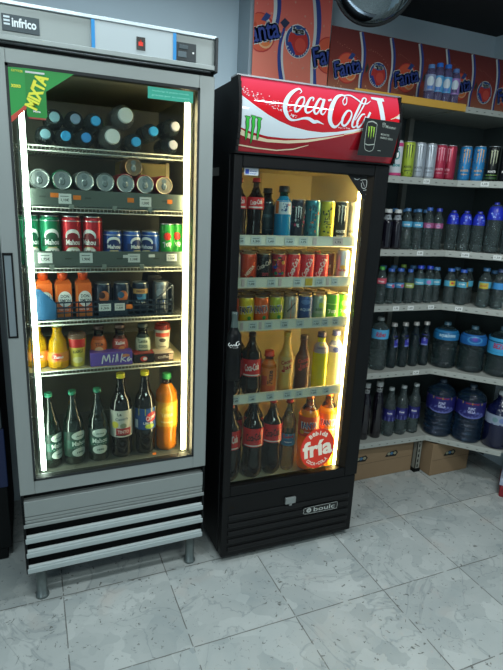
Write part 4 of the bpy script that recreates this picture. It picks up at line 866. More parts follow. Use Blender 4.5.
for p in ([(-.035, .008, .004), (-.028, .040, .005), (-.020, .018, .004), (-.010, .042, .005), (-.006, .012, .004)], [(.002, .012, .004), (.006, .030, .004)], [(.014, .012, .004), (.020, .044, .004), (.022, .014, .003)], [(.032, .010, .004), (.038, .044, .004)], [(.050, .030, .003), (.038, .022, .004), (.052, .012, .004)], [(.066, .030, .003), (.058, .022, .006), (.060, .014, .006), (.070, .024, .003), (.070, .014, .003)]): mb.stroke(mp, p, WHITE, .001)
mb.disc(mp, .007, .038, .003, .003, WHITE, .001, 8); mb.disc(mp, .050, .036, .016, .006, pm('#e0885c', .4), .0008, 14)
o = mb.build('snack_box', None, (.337, .086, .8925), (0, 0, -.04)); tag(o, 'purple Milka box with white script at the front of the shelf', 'box')
mb = MB(); mb.box(-.038, .038, 0, .05, 0, .036, pm('#1c1416', .4), .001); mb.box(-.038, .038, -.0006, .05, .0345, .0375, pm('#a83028', .4)); mb.disc(flat(0, 0), .0, .016, .014, .010, pm('#d8402c', .4), .001, 16); mb.disc(flat(0, 0), .004, .016, .008, .006, W, .0014, 12)
o = mb.build('snack_box', None, (.456, .088, .8925), (0, 0, -.02)); tag(o, 'low black box with a round red picture, right of the purple box', 'box')
mb = MB(); mb.box(-.036, .036, 0, .05, 0, .034, pm('#3c2824', .4), .001); mb.box(-.036, .036, -.0006, .05, .031, .036, pm('#cfb8a0', .4)); mb.text(flat(0, -.0004), 'coffee', .0, .018, .05, .012, pm('#c8b8a8', .4), .001)
mb.rect(flat(0, 0), .018, .034, .005, .028, pm('#b89c84', .5), .0008, 1, 1); o = mb.build('snack_box', None, (.534, .088, .8925), (0, 0, -.02)); tag(o, 'low brown and cream box at the right end of the shelf, under the cream cup', 'box')
# ---- bottom shelf of the steel fridge
BEER = pm('#0a1a12', .08, coat=.8); BEERG = clear('#3c7a5c', .55, veil=.05)
LB = pm('#165040', .45); LWH = pm('#c9d4cc', .5)
def beer_bottle(turn):
    pr = [('disc', 0, .118, .030, .017, LWH), ('disc', 0, .050, .030, .018, LWH), ('rect', -.046, .046, .068, .102, LB), ('text', 'Mahou', 0, .087, .058, .019, LWH), ('text', '* * * * *', 0, .071, .05, .004, LWH), ('text', 'clasica', 0, .117, .03, .006, LB), ('text', '1890', .0, .05, .026, .008, LB)]
    return make_bottle('beer_bottle', .288, .038, GLASSB, BEER, pm('#2a8a68', .4), (.034, .136, pm('#0d3226', .45), pr), None, cap_r=.0145, cap_h=.015)
for x, y, lab, ex in ((.113, .135, 'dark Mahou beer bottle with green cap, half behind the left lamp tube', .8), (.196, .135, 'dark Mahou beer bottle with green cap, middle one of the three', .55), (.286, .135, 'dark Mahou beer bottle with green cap, nearest the yellow-capped bottles', .15)):
    stand(beer_bottle(0), lab, 'bottle', x, .5035, y, extra=ex)
DK = pm('#0c0807', .08, coat=.7)
TB = [(0, .80), (.02, .95), (.05, 1), (.12, .95), (.22, .93), (.27, 1), (.60, 1), (.70, .90), (.84, .46), (.92, .36), (1, .34)]
rnd = random.Random(5)
o = make_bottle('wine_soda_bottle', .340, .0425, TB, clear('#6a4038', .6), pm('#d8cc1c', .4), (.090, .200, pm('#c4c4b8', .5), [('text', 'La', -.008, .185, .016, .012, INK, .1), ('text', 'Casera', 0, .166, .05, .012, pm('#6a7480', .5), .1), ('disc', -.026, .142, .014, .014, pm('#dccc3c', .4)), ('disc', .006, .138, .012, .010, pm('#8a9478', .5)), ('rect', -.022, .036, .096, .128, pm('#a8242c', .4)), ('text', 'TINTO', .006, .113, .044, .014, pm('#e0c8c0', .4)), ('text', 'de verano', -.0, .099, .05, .006, INK)]), DK, .78, cap_r=.0165, cap_h=.020, petal=True)
stand(o, 'dark bottle with yellow cap and white, yellow and red label', 'bottle', .375, .5035, .135)
o = make_bottle('wine_soda_bottle', .342, .0415, TB, clear('#6a4038', .6), pm('#d8cc1c', .4), (.108, .196, pm('#1c4c8a', .45), [('rect', -.13, .13, .168, .196, pm('#c8c02c', .45)), ('disc', .026, .160, .026, .020, pm('#c8242c', .45), .4), ('text', 'Casera', .024, .160, .046, .020, W, .35, .3), ('disc', .018, .122, .020, .010, pm('#b8c83c', .45)), ('text', 'LIMON', .012, .136, .040, .010, W), ('rect', -.045, -.030, .115, .150, pm('#c8d0d8', .5))]), DK, .78, cap_r=.0165, cap_h=.020, petal=True)
stand(o, 'dark bottle with yellow cap and yellow and blue label', 'bottle', .468, .5035, .135)
OJ = [(0, .76), (.02, .92), (.06, .98), (.14, .94), (.25, .92), (.33, 1), (.68, 1), (.80, .92), (.87, .64), (.92, .40), (1, .36)]
o = make_bottle('orange_soda_bottle', .322, .044, OJ, clear('#fff0d0', .85), pm('#2c9450', .4), (.108, .212, pm('#e8a428', .45), [('disc', 0, .170, .026, .024, pm('#f0bc3c', .45)), ('text', 'Trina', 0, .160, .05, .018, pm('#f6dc9c', .45), .1), ('text', 'Naranja', 0, .128, .046, .012, pm('#f6e0a0', .45)), ('disc', .010, .188, .016, .012, pm('#f4cc60', .45))]), juice('#f08c14', .45), .86, cap_r=.0185, cap_h=.022, petal=True)
stand(o, 'orange soda bottle with green cap by the right lamp tube', 'bottle', .556, .5035, .138)

# ------------------------------------------------------------------ products in the black cooler (its own frame)
A2 = -.0208
def in2(o, label, cat, x, z, y=.105, group=None, extra=0):
    X = .748+x*math.cos(A2)-y*math.sin(A2); Y = -.0305+x*math.sin(A2)+y*math.cos(A2); return place(o, label, cat, X, Y, z, None, group, extra)
CR = pm('#c4161e', .35); CRS = pm('#d2222a', .35)
COKE = [(0, .62), (.02, .80), (.06, .95), (.14, 1.0), (.26, .96), (.36, .93), (.44, 1.0), (.64, 1.0), (.72, .95), (.84, .52), (.91, .34), (1.0, .30)]
def coke(H, R, z0, z1, cap=CR, cr=.0145, ch=.016, txt=pm('#f0e0dc', .4), fill=.84, kind='cola_bottle'):
    return make_bottle(kind, H, R, COKE, clear('#a08870', .72), cap, (z0, z1, CRS, [('text', 'Coca-Cola', 0, (z0+z1)/2+.004, 1.5*R, (z1-z0)*.42, txt, .14, .35), ('rect', -.9*R, .9*R, z0+.004, z0+.009, W)]), COLA, fill, cap_r=cr, cap_h=ch, petal=True)
# shelf 1
in2(coke(.235, .032, .125, .168), 'cola bottle with red cap, leftmost on the top shelf of the black cooler', 'bottle', .060, 1.350)
in2(coke(.238, .0325, .125, .168), 'cola bottle with red cap, second on the top shelf of the black cooler', 'bottle', .130, 1.350)
CYL = [(0, .85), (.03, .97), (.06, 1), (.70, 1), (.80, .92), (.86, .62), (.90, .50), (1, .50)]
in2(make_bottle('sports_drink_bottle', .205, .032, CYL, clear('#3a5058', .6), pm('#14181c', .4), (.05, .14, pm('#16262c', .4), [('text', 'ZERO', 0, .10, .036, .012, pm('#58747c', .5))]), pm('#10242c', .1, coat=.5), .8, cap_r=.018, cap_h=.02), 'dark sports drink bottle with black cap, behind and left of the bright blue one', 'bottle', .205, 1.350, .165)
in2(make_bottle('sports_drink_bottle', .215, .033, CYL, clear('#60b8dc', .7), pm('#1c2226', .4), (.110, .160, pm('#c0ccd4', .4), [('text', '3', .004, .135, .022, .034, pm('#1c3c78', .4), -.2), ('rect', -.036, -.020, .112, .158, pm('#d87838', .4)), ('text', 'iso', .022, .146, .014, .008, pm('#c84c3c', .4))]), juice('#1a96cc', .35), .82, cap_r=.020, cap_h=.024), 'bright blue sports drink bottle with black cap and white label', 'bottle', .247, 1.350)
sl = pm('#30383c', .3, .4)
mot = lambda inks, seed, H=.168: [('mottle', 46, inks, seed, -.045, .045, .012, H-.022, .007)]
in2(make_can('energy_drink_can', .168, .029, pm('#262430', .3, .3), mot([pm('#b83c5c', .4), pm('#c8ccc8', .4), pm('#2c5a50', .4), pm('#101014', .4)], 1)+[('claw', 0, .11, .026, .06, pm('#d8dcd8', .4))]), 'tall can with black, pink and white pattern, right of the blue bottle', 'can', .312, 1.350)
in2(make_can('energy_drink_can', .168, .032, pm('#2c7884', .3, .3), mot([pm('#1c5a68', .4), pm('#3c98a0', .4), pm('#c06a44', .4), pm('#244858', .4)], 2)+[('claw', 0, .11, .030, .07, pm('#16404c', .4))]), 'tall teal patterned energy drink can', 'can', .376, 1.350)
in2(make_can('energy_drink_can', .168, .0305, pm('#cfc02c', .3, .3), [('mottle', 26, [pm('#5c6420', .4), pm('#e8dc60', .4), pm('#3c4414', .4)], 3, -.018, .018, .02, .14, .006), ('text', 'HELL', 0, .10, .05, .018, pm('#303810', .4), PI/2)]), 'tall yellow can with dark mottled print', 'can', .443, 1.350)
in2(make_can('energy_drink_can', .168, .030, pm('#1a1c18', .3, .4), tallclaw(pm('#d8dcd4', .4), W)), 'tall black energy drink can with white claw mark in the lit cooler', 'can', .510, 1.350)
in2(make_can('energy_drink_can', .168, .029, pm('#c8c4b0', .3, .4), tallclaw(pm('#8c8c80', .4), pm('#5c5c54', .5))), 'tall pale silver can beside the bright tube of the black cooler', 'can', .570, 1.350)
# shelf 2: 33 cl cans
Hs, Rs = .115, .0315
def scan(body, prints, kind='drink_can', H=Hs, R=Rs): return make_can(kind, H, R, body, prints, lidm=pm('#c8bc98', .3, .8))
cokecan = [('text', 'Coca-Cola', 0, .060, .078, .022, pm('#f0d8d0', .4), 1.2, .3), ('rect', -.02, .02, .02, .023, pm('#e8a8a0', .4))]
row2 = [(.045, pm('#c8ccc8', .3, .4), [('text', 'light', 0, .06, .03, .014, RED, 1.4)], 'silver and red can at the left end of the second cooler shelf'),
 (.112, pm('#c8401c', .3, .2), [('poly', [(-.03, .02), (-.018, .012), (.03, .088), (.018, .096)], pm('#e8b04c', .4)), ('poly', [(-.03, .05), (-.022, .044), (.012, .098), (.0, .1)], pm('#e8903c', .4)), ('text', 'NESTEA', .004, .05, .05, .012, pm('#f4dcc0', .4), .9), ('disc', .01, .022, .010, .008, pm('#3c2c24', .4))], 'orange red can with slanted yellow stripes'),
 (.177, pm('#1c1210', .3, .3), [('text', 'Coca-Cola', 0, .072, .070, .018, pm('#b8a898', .4), .5, .3), ('text', 'zero', .006, .036, .026, .012, pm('#a81c20', .4)), ('disc', .014, .016, .006, .004, CRS)], 'black cola can on the second cooler shelf'),
 (.242, pm('#a8242c', .3, .2), [('mottle', 30, [pm('#1c6a4c', .4), pm('#c8343c', .4), pm('#24409c', .4), pm('#28301c', .4), pm('#c88c34', .4)], 7, -.04, .022, .012, .10, .009)], 'red can with green and blue mottled picture'),
 (.305, CRS, cokecan, 'red cola can, first of three plain red cans in the row'), (.368, CRS, cokecan, 'red cola can, second of three plain red cans in the row'), (.432, CRS, cokecan, 'red cola can, third of three plain red cans, next to the brown can')]
for x, b, p, lab in row2: in2(scan(b, p), lab, 'can', x, 1.194)
in2(scan(pm('#7c4428', .3, .3), [('text', 'BEER', 0, .06, .03, .012, pm('#d8b080', .4))], R=.030), 'brown can standing half behind the blue and silver can', 'can', .490, 1.194, .150)
in2(scan(pm('#c0c8d4', .3, .5), [('poly', [(-.03, .05), (.03, .07), (.03, .115), (-.03, .115)], BLUE), ('poly', [(-.03, .012), (.03, .012), (.03, .03), (-.03, .02)], BLUE), ('disc', 0, .062, .011, .008, pm('#e8b83c', .4)), ('text', 'Red Bull', 0, .050, .034, .010, RED)], 'energy_drink_can', .132, .0265), 'slim blue and silver Red Bull can at the right of the second cooler shelf', 'can', .530, 1.194, .095)
proto = scan(pm('#8a3028', .35, .3), [('text', 'cola', 0, .06, .03, .012, W)]); first = True
for sh, zz, offs in ((2, 1.194, (.080, .145, .210, .275, .340, .405, .470)), (3, 1.0225, (.080, .145, .210, .275, .340, .405, .470, .535))):
    gname = 'cans in the back row of the %s cooler shelf' % ('second' if sh == 2 else 'third')
    if sh == 3: proto = scan(pm('#7c6a34', .35, .3), [('text', 'FANTA', 0, .06, .04, .012, W)]); first = True
    for yy in (.172, .240):
        for x in offs:
            if sh == 2 and yy < .2 and x > .44: continue
            o = proto if first else copy_tree(proto); first = False
            in2(o, 'can lid peeping out of the back rows of the %s shelf in the black cooler' % ('second' if sh == 2 else 'third'), 'can', x, zz, yy, gname)
# shelf 3
row3 = [(.045, pm('#d8501c', .3, .2), fanta_can(ORANGE), 'orange can at the left end of the third cooler shelf', .115), (.110, pm('#d8c020', .3, .2), fanta_can(pm('#3c8c34', .4)), 'lemon yellow Fanta can, left of the orange Fanta can', .115), (.175, pm('#e0601c', .3, .2), fanta_can(GREEN), 'orange Fanta can between the two yellow Fanta cans', .115),
 (.241, pm('#b8bc30', .3, .2), fanta_can(GREEN), 'greenish yellow Fanta can, right of the orange one', .115), (.307, pm('#b0a898', .3, .3), [('poly', [(-.04, .012), (.0, .012), (.036, .098), (.0, .098)], pm('#d8683c', .4)), ('poly', [(.005, .012), (.036, .012), (.036, .06)], pm('#5c5c90', .4)), ('text', 'Aquarius', 0, .07, .05, .010, INK, .9)], 'silver and orange striped can in the third cooler row', .115),
 (.373, pm('#34508c', .3, .3), [('text', 'AQUA', 0, .058, .046, .014, pm('#b8c8dc', .4)), ('disc', 0, .09, .02, .010, pm('#5c7cb0', .4))], 'blue can right of the silver and orange one', .115), (.438, pm('#a8b498', .3, .4), [('text', 'sin', 0, .058, .03, .014, pm('#5c7c44', .4)), ('rect', -.03, .03, .02, .04, pm('#8ca878', .4)), ('disc', .008, .075, .010, .012, pm('#b8c83c', .4))], 'silver green can in the third cooler row', .115),
 (.503, pm('#5cac2c', .3, .2), [('text', '7up', 0, .045, .034, .022, W, .2), ('rect', -.03, .03, .075, .079, pm('#a8dc60', .4))], 'bright green can, left of the two beside the lamp', .1181), (.562, pm('#84c03c', .3, .2), [('text', '7up', 0, .045, .034, .022, W, .2), ('disc', 0, .08, .014, .012, pm('#d8e080', .4))], 'light green can, right of the two beside the lamp', .118)]
for x, b, p, lab, H in row3: in2(scan(b, p, H=H, R=.0290 if x > .5 else Rs), lab, 'can', x, 1.0225)
# shelf 4
in2(coke(.27, .040, .092, .165, pm('#2a1412', .4)), 'cola bottle with red label behind the bottle shaped door handle', 'bottle', .062, .7175, .115)
in2(coke(.27, .041, .092, .165, pm('#2a1412', .4)), 'cola bottle with red label and dark cap on the fourth cooler shelf', 'bottle', .148, .7175, .115)
o = coke(.27, .040, .092, .165, pm('#2a1412', .4)); in2(o, 'cola bottle in the second row on the fourth cooler shelf, left', 'bottle', .110, .7175, .205)
NB = [(0, .85), (.03, .97), (.06, 1), (.62, 1), (.72, .96), (.82, .72), (.88, .55), (1, .5)]
in2(make_bottle('iced_tea_bottle', .190, .0325, NB, clear('#e8a060', .7), pm('#d8401c', .4), (.018, .150, pm('#dc7828', .4), [('rect', -.034, -.008, .018, .150, pm('#c8442c', .4)), ('text', 'Fuze', .006, .082, .060, .022, pm('#4c1c10', .4), PI/2), ('rect', -.03, .03, .020, .045, pm('#d85c24', .4))]), juice('#c86c1c', .3), .8, cap_r=.020, cap_h=.024), 'short orange red bottle with orange cap and sideways lettering', 'bottle', .226, .7175, .110)
CB = [(0, .88), (.03, 1), (.18, 1), (.28, .92), (.38, .96), (.52, 1), (.62, .96), (.78, .58), (.88, .44), (1, .42)]
def shake(liq, labm, cap, ink, H): return make_bottle('milkshake_bottle', H, .0335, CB, pm(liq, .3), cap, (.095, .165, labm, [('text', 'Cacao', 0, .145, .05, .018, ink, .35, .2), ('text', 'lat', .004, .122, .04, .020, ink, .35, .2), ('disc', -.012, .104, .008, .006, ink)]), None, cap_r=.016, cap_h=.018)
in2(shake('#d8a84c', pm('#d8b068', .4), pm('#c8a030', .4), pm('#b02c20', .4), .266), 'yellow brown milkshake bottle with red lettering', 'bottle', .303, .7175)
in2(shake('#5c3424', pm('#6c4030', .4), pm('#4c2c20', .4), pm('#c84c40', .4), .248), 'dark brown chocolate milkshake bottle with red lettering', 'bottle', .382, .7175)
in2(make_bottle('sports_drink_bottle', .258, .0335, CYL, clear('#e8e020', .8), pm('#4c3450', .4), (.170, .215, pm('#b09c9c', .4), [('text', 'Aquarius', 0, .192, .044, .012, pm('#5c3c6c', .4)), ('disc', 0, .206, .01, .006, pm('#c8b83c', .4))]), juice('#dcd800', .45), .86, cap_r=.018, cap_h=.022), 'bright yellow sports drink bottle on the fourth cooler shelf', 'bottle', .466, .7175)
in2(make_bottle('sports_drink_bottle', .258, .0335, CYL, clear('#f8f8e8', .9), pm('#5c5c98', .4), (.165, .215, pm('#8c90b8', .4), [('text', 'Aquarius', 0, .195, .044, .012, W), ('disc', .004, .178, .016, .010, pm('#44509c', .4))]), juice('#e8e4b8', .6), .86, cap_r=.018, cap_h=.022), 'pale white sports drink bottle with blue label beside the lamp', 'bottle', .543, .7175, .113)
# bottom
DC = pm('#161012', .4)
in2(coke(.350, .044, .155, .240, CR, .015, .018), 'large cola bottle with red cap, leftmost on the cooler floor', 'bottle', .070, .3315, .125)
in2(coke(.350, .046, .155, .240, DC, .015, .018, pm('#3c0c10', .4)), 'large cola bottle with dark cap, second on the cooler floor', 'bottle', .176, .3315, .125)
in2(coke(.352, .044, .160, .245, CR, .015, .018, pm('#3c0c10', .4)), 'large cola bottle, third on the cooler floor, beside the clear bottle', 'bottle', .268, .3315, .130)
for x in (.115, .215): in2(coke(.350, .044, .155, .240, DC, .015, .018), 'large cola bottle in the second row on the cooler floor', 'bottle', x, .3315, .222, 'cola bottles in the second row on the cooler floor')
in2(make_bottle('soda_water_bottle', .342, .0335, SODA, clear('#e8e0c0', .85, veil=.1, veilc='#c8b890'), pm('#b02020', .4), (.128, .185, pm('#3c7ca0', .4), [('rect', -.105, .105, .162, .185, pm('#c88c84', .4)), ('text', 'Casera', 0, .172, .05, .014, RED, .1), ('disc', 0, .145, .02, .012, pm('#2c5c8c', .4)), ('text', 'gaseosa', 0, .145, .036, .008, W)]), None, cap_r=.0155, cap_h=.018, petal=True), 'clear bottle with red cap and blue label between cola and orange soda', 'bottle', .348, .3315, .130)
def fanta_bottle(c, turn): return make_bottle('orange_soda_bottle', .352, .047, OJ, clear('#fff0c0', .85), pm('#e07018', .4), (.168, .262, pm(c, .4), [('text', 'FANTA', 0, .222, .078, .034, W, .06), ('text', 'FANTA', .001, .222, .070, .026, pm('#2c3c84', .4), .06), ('disc', -.034, .188, .012, .010, pm('#f0b030', .4)), ('text', 'naranja', .006, .190, .05, .009, W)]), juice('#f5a60c', .5), .80, cap_r=.016, cap_h=.018, petal=True)
in2(fanta_bottle('#e2521c', 0), 'large orange Fanta bottle behind the round red sticker, left one', 'bottle', .444, .3315, .120); in2(fanta_bottle('#e08c2c', 0), 'large orange Fanta bottle nearest the lamp, right one', 'bottle', .546, .3315, .125)

# ------------------------------------------------------------------ products on the corner shelving
def onshelf(o, label, cat, lv, t, y=.06, diag=False, group=None, extra=0, k=.9):
    a = -.826 if diag else -.0517; jx = 2.09
    t += ((-.022, -.030, -.022, -.015, -.019) if diag else (-.020, -.024, -.016, -.015, -.020))[lv]
    return place(o, label, cat, jx+t*math.cos(a)-y*math.sin(a), .312+t*math.sin(a)+y*math.cos(a), LV[lv]+.0008, None, group, extra)
# row of tall cans
def tcan(c, prints, R=.0295, metal=.3, kind='energy_drink_can'): return make_can(kind, .168, R, pm(c, .3, metal), prints)
onshelf(tcan('#c8ccd0', [('disc', 0, .10, .016, .022, pm('#3c8c8c', .4)), ('disc', 0, .10, .010, .014, W), ('text', 'aloe', .002, .055, .038, .018, pm('#2c8a8c', .4)), ('rect', -.05, .05, .140, .156, PINK), ('rect', -.05, .05, .006, .018, PINK), ('text', 'sin', 0, .128, .02, .012, pm('#4c2c78', .4))], .030, 0, 'drink_can'), 'white and pink can with teal print, first on the shelf beside the black cooler', 'can', 0, -.321)
onshelf(tcan('#a4b83c', tallclaw(pm('#3c4a1c', .4), pm('#2c3814', .4))+[('mottle', 12, [pm('#5c6c20', .4)], 4, -.03, .03, .012, .04, .004)]), 'lime green energy drink can with dark claw mark', 'can', 0, -.250)
sv = tallclaw(pm('#7c848c', .4), pm('#6c747c', .4))
onshelf(tcan('#b4bcc4', sv, .030, .5), 'silver white energy drink can next to the lime green can', 'can', 0, -.186); onshelf(tcan('#b8c0c8', sv, .030, .5), 'silver white energy drink can next to the crimson cans', 'can', 0, -.121)
pk = tallclaw(pm('#d88c9c', .4), pm('#e0a0ac', .4))
onshelf(tcan('#b02c48', pk), 'crimson energy drink can, left of the pair', 'can', 0, -.058); onshelf(tcan('#a42840', pk), 'crimson energy drink can, right of the pair, at the shelf corner', 'can', 0, .004, extra=-.6)
bl = [('mottle', 30, [pm('#2c78b8', .4), pm('#1c548c', .4), pm('#b88c5c', .4)], 6, -.04, .04, .012, .15, .005)]+tallclaw(pm('#d0a46c', .4), pm('#d8b080', .4))
onshelf(tcan('#2c84bc', bl), 'blue energy drink can with tan claw mark, left of the pair', 'can', 0, .040, diag=True); onshelf(tcan('#2c84bc', bl), 'blue energy drink can with tan claw mark, beside the black can', 'can', 0, .104, diag=True)
gk = [('rect', -.05, .05, .012, .022, pm('#2c4c28', .4)), ('claw', 0, .108, .034, .080, pm('#b8bc9c', .4)), ('text', 'MONSTER', 0, .048, .038, .011, W), ('rect', -.03, .03, .03, .033, pm('#7ca84c', .4))]
onshelf(tcan('#0e1412', gk, metal=.2), 'black energy drink can with pale claw mark on the angled shelf', 'can', 0, .168, diag=True)
onshelf(tcan('#0e141a', [('claw', 0, .108, .034, .080, pm('#2c88c0', .4)), ('text', 'MONSTER', 0, .048, .038, .011, W)], metal=.2), 'black energy drink can with blue claw mark at the right edge', 'can', 0, .232, diag=True)
# second level
DARKJ = pm('#14121c', .15, coat=.5)
def dark_bottle(H, R, kind='juice_bottle', labm=None): return make_bottle(kind, H, R, NB, pm('#1c1a26', .2, coat=.4), pm('#b8bcb8', .4), (H*.74, H*.86, pm('#8c9498', .5), [('text', 'x', 0, H*.8, .012, .008, INK)]), DARKJ, .8, cap_r=R*.66, cap_h=.020)
onshelf(dark_bottle(.196, .0275), 'dark bottle with white cap, left of the pair on the second shelf', 'bottle', 1, -.325); onshelf(dark_bottle(.196, .0275), 'dark bottle with white cap, right of the pair, beside the clear water bottles', 'bottle', 1, -.267)
PW = clear('#bccfcf', .80, veil=.11, veilc='#8a9c9c', rough=.06, ior=1.45, dimple=.35)
LBL = pm('#4c9cc0', .45); CAPB = pm('#2c58a8', .4); CAPL = pm('#3c6c98', .4)
def water(H, R, cap, lab=None, prints=(), z=(.55, .68), kind='water_bottle', cr=.0145): return make_bottle(kind, H, R, WATER, PW, cap, (H*z[0], H*z[1], lab, list(prints)) if lab else None, ribs=(.10, .52, 6, .07), cap_r=cr, cap_h=.017, seg=24)
wl = [('text', 'agua', 0, .122, .03, .010, W)]
onshelf(water(.205, .0275, CAPL, LBL, wl), 'clear water bottle with pale blue label next to the dark bottles', 'bottle', 1, -.208); onshelf(water(.203, .0275, CAPL, LBL, wl), 'clear water bottle with pale blue label, next to the pink labelled ones', 'bottle', 1, -.142)
pkp = [('disc', 0, .120, .012, .010, pm('#c890b0', .4)), ('text', 'agua', .0, .120, .018, .006, BLUE)]; LPK = pm('#984c78', .45)
onshelf(water(.212, .0275, CAPB, LPK, pkp, (.52, .64)), 'clear water bottle with pink label and blue cap, left of the pair', 'bottle', 1, -.075); onshelf(water(.210, .0275, pm('#2438a0', .4), LPK, pkp, (.52, .64)), 'clear water bottle with pink label and blue cap, at the shelf corner', 'bottle', 1, -.014)
BLS = pm('#1c2cb0', .3, coat=.4)
KID = [(0, .85), (.02, .97), (.05, 1), (.70, 1), (.78, .98), (.86, .93), (.93, .78), (1, .52)]
def kids(H, R, seed): return make_bottle('water_bottle', H, R, KID, PW, pm('#1c2a9c', .4), (H*.66, H*.93, BLS, [('mottle', 12, [pm('#5c7ce0', .4), pm('#9cb4f0', .4), pm('#1420a0', .4)], seed, -.022, .022, H*.70, H*.88, .006)]), ribs=(.08, .6, 4, .03), cap_r=.013, cap_h=.014, seg=24)
for t, lab, sd in ((.030, 'small water bottle with royal blue wrapped neck, first on the angled shelf', 1), (.093, 'small water bottle with royal blue wrapped neck, second on the angled shelf', 2), (.156, 'small water bottle with royal blue wrapped neck, third, beside the large one', 3)): onshelf(kids(.204, .0305, sd), lab, 'bottle', 1, t, .064, True)
onshelf(kids(.252, .038, 9), 'large water bottle with royal blue wrapped neck on the angled shelf', 'bottle', 1, .228, .064, True); onshelf(kids(.252, .038, 11), 'large water bottle with blue neck cut by the right edge of the photo', 'bottle', 1, .308, .064, True)
# third level
tl = pm('#4ca0bc', .45)
onshelf(water(.193, .0275, pm('#3c9438', .4), pm('#c0485c', .45), [('text', 'fresa', 0, .120, .03, .010, W)], (.56, .70)), 'water bottle with green cap and red label at the left of the third shelf', 'bottle', 2, -.333)
mlab = [('disc', .016, .095, .010, .008, pm('#c0506c', .4)), ('text', 'agua', -.004, .098, .024, .009, W)]
onshelf(water(.184, .0245, CAPB, pm('#4484b4', .45), mlab, (.46, .60), cr=.017), 'small water bottle with blue cap, second on the third shelf', 'bottle', 2, -.275); onshelf(water(.184, .0245, CAPB, pm('#4484b4', .45), mlab, (.46, .60), cr=.017), 'small water bottle with blue cap, third on the third shelf', 'bottle', 2, -.218)
onshelf(water(.180, .0255, CAPB, pm('#98a458', .45), [('text', 'limon', 0, .096, .03, .009, W)], (.46, .60)), 'small water bottle with blue cap and yellow green label', 'bottle', 2, -.156)
onshelf(water(.196, .0255, pm('#7ca040', .4), pm('#98a458', .45), (), (.46, .60)), 'water bottle with yellow green cap standing behind the yellow labelled one', 'bottle', 2, -.155, .125)
bzl = [('text', 'Bezoya', 0, .110, .04, .012, W)]; yl = [('rect', -.004, .030, .098, .124, pm('#c8b83c', .4)), ('disc', .010, .112, .008, .006, pm('#c8503c', .4)), ('text', 'sol', .016, .110, .018, .008, pm('#a83c20', .4))]
onshelf(water(.198, .0275, pm('#1c3cb4', .4), tl, bzl, (.50, .66), cr=.017), 'water bottle with vivid blue cap and turquoise label, fifth on the third shelf', 'bottle', 2, -.094); onshelf(water(.196, .0275, pm('#1c3cb4', .4), tl, [('disc', 0, .112, .012, .010, pm('#b07cb0', .4))], (.50, .66), cr=.017), 'water bottle with vivid blue cap and violet dotted turquoise label', 'bottle', 2, -.033)
onshelf(water(.188, .0275, CAPL, tl, bzl, (.50, .66), cr=.017), 'water bottle with light blue cap in the inner corner of the third shelf', 'bottle', 2, .026, .075)
onshelf(water(.188, .029, pm('#2c60b0', .4), tl, yl, (.50, .66), cr=.018), 'water bottle with turquoise and yellow label, first on the angled third shelf', 'bottle', 2, .050, .062, True); onshelf(water(.188, .029, pm('#2450a8', .4), tl, [('rect', .02, .036, .098, .124, pm('#c8a83c', .4)), ('text', 'agua', -.006, .11, .03, .01, W)], (.50, .66), cr=.018), 'water bottle with turquoise label just left of the gap on the angled shelf', 'bottle', 2, .113, .062, True)
onshelf(water(.206, .0305, CAPL, tl, [('rect', -.032, .016, .100, .130, pm('#b8a83c', .4)), ('text', 'sol', -.01, .116, .03, .012, pm('#a84020', .4))], (.50, .66), cr=.018), 'water bottle with yellow and turquoise label right of the gap', 'bottle', 2, .222, .062, True); onshelf(water(.206, .0305, pm('#3c5078', .4), pm('#3c8cc8', .45), (), (.50, .66), cr=.018), 'water bottle with plain blue label at the right edge of the third shelf', 'bottle', 2, .292, .062, True)
wb = water(.190, .0275, CAPL, tl, (), (.50, .66), cr=.017); first = True
for dg, ts in ((False, (-.280, -.215, -.090, -.030)), (True, (.075, .137, .262))):
    for t in ts:
        o = wb if first else copy_tree(wb); first = False
        onshelf(o, 'water bottle with light blue cap standing in the back row of the third shelf', 'bottle', 2, t, .128, dg, 'water bottles in the back row of the third shelf')
wb = water(.200, .0275, CAPL, LBL, (), (.50, .66), cr=.015); first = True
for t in (-.240, -.175, -.110, -.045):
    o = wb if first else copy_tree(wb); first = False
    onshelf(o, 'water bottle standing in the back row of the second shelf', 'bottle', 1, t, .125, False, 'water bottles in the back row of the second shelf')
# fourth level
PD = clear('#a4bab8', .76, veil=.07, veilc='#5c7480', rough=.06, ior=1.45, dimple=.35)
def jug(H, R, lab, prints, z, cap, shell=PD, ribs=(.10, .60, 6, .05), kind='water_jug', handle=None): return make_bottle(kind, H, R, DRUM, shell, cap, (H*z[0], H*z[1], lab, prints), ribs=ribs, cap_r=.019, cap_h=.018, seg=36)
onshelf(make_bottle('water_bottle', .285, .0475, DRUM, PW, pm('#8c9494', .5), (.175, .225, pm('#4cA0cc', .45), [('text', 'Ribes', .004, .200, .056, .026, pm('#a83450', .4), .05, .3)]), ribs=(.08, .56, 6, .05), cap_r=.018, cap_h=.018), 'large clear bottle with light blue label and red lettering beside the black cooler', 'bottle', 3, -.296, .075)
SLM = [(0, .85), (.02, .97), (.05, 1), (.60, 1), (.71, .93), (.84, .60), (.92, .48), (1, .46)]
VL = pm('#2c2c94', .45)
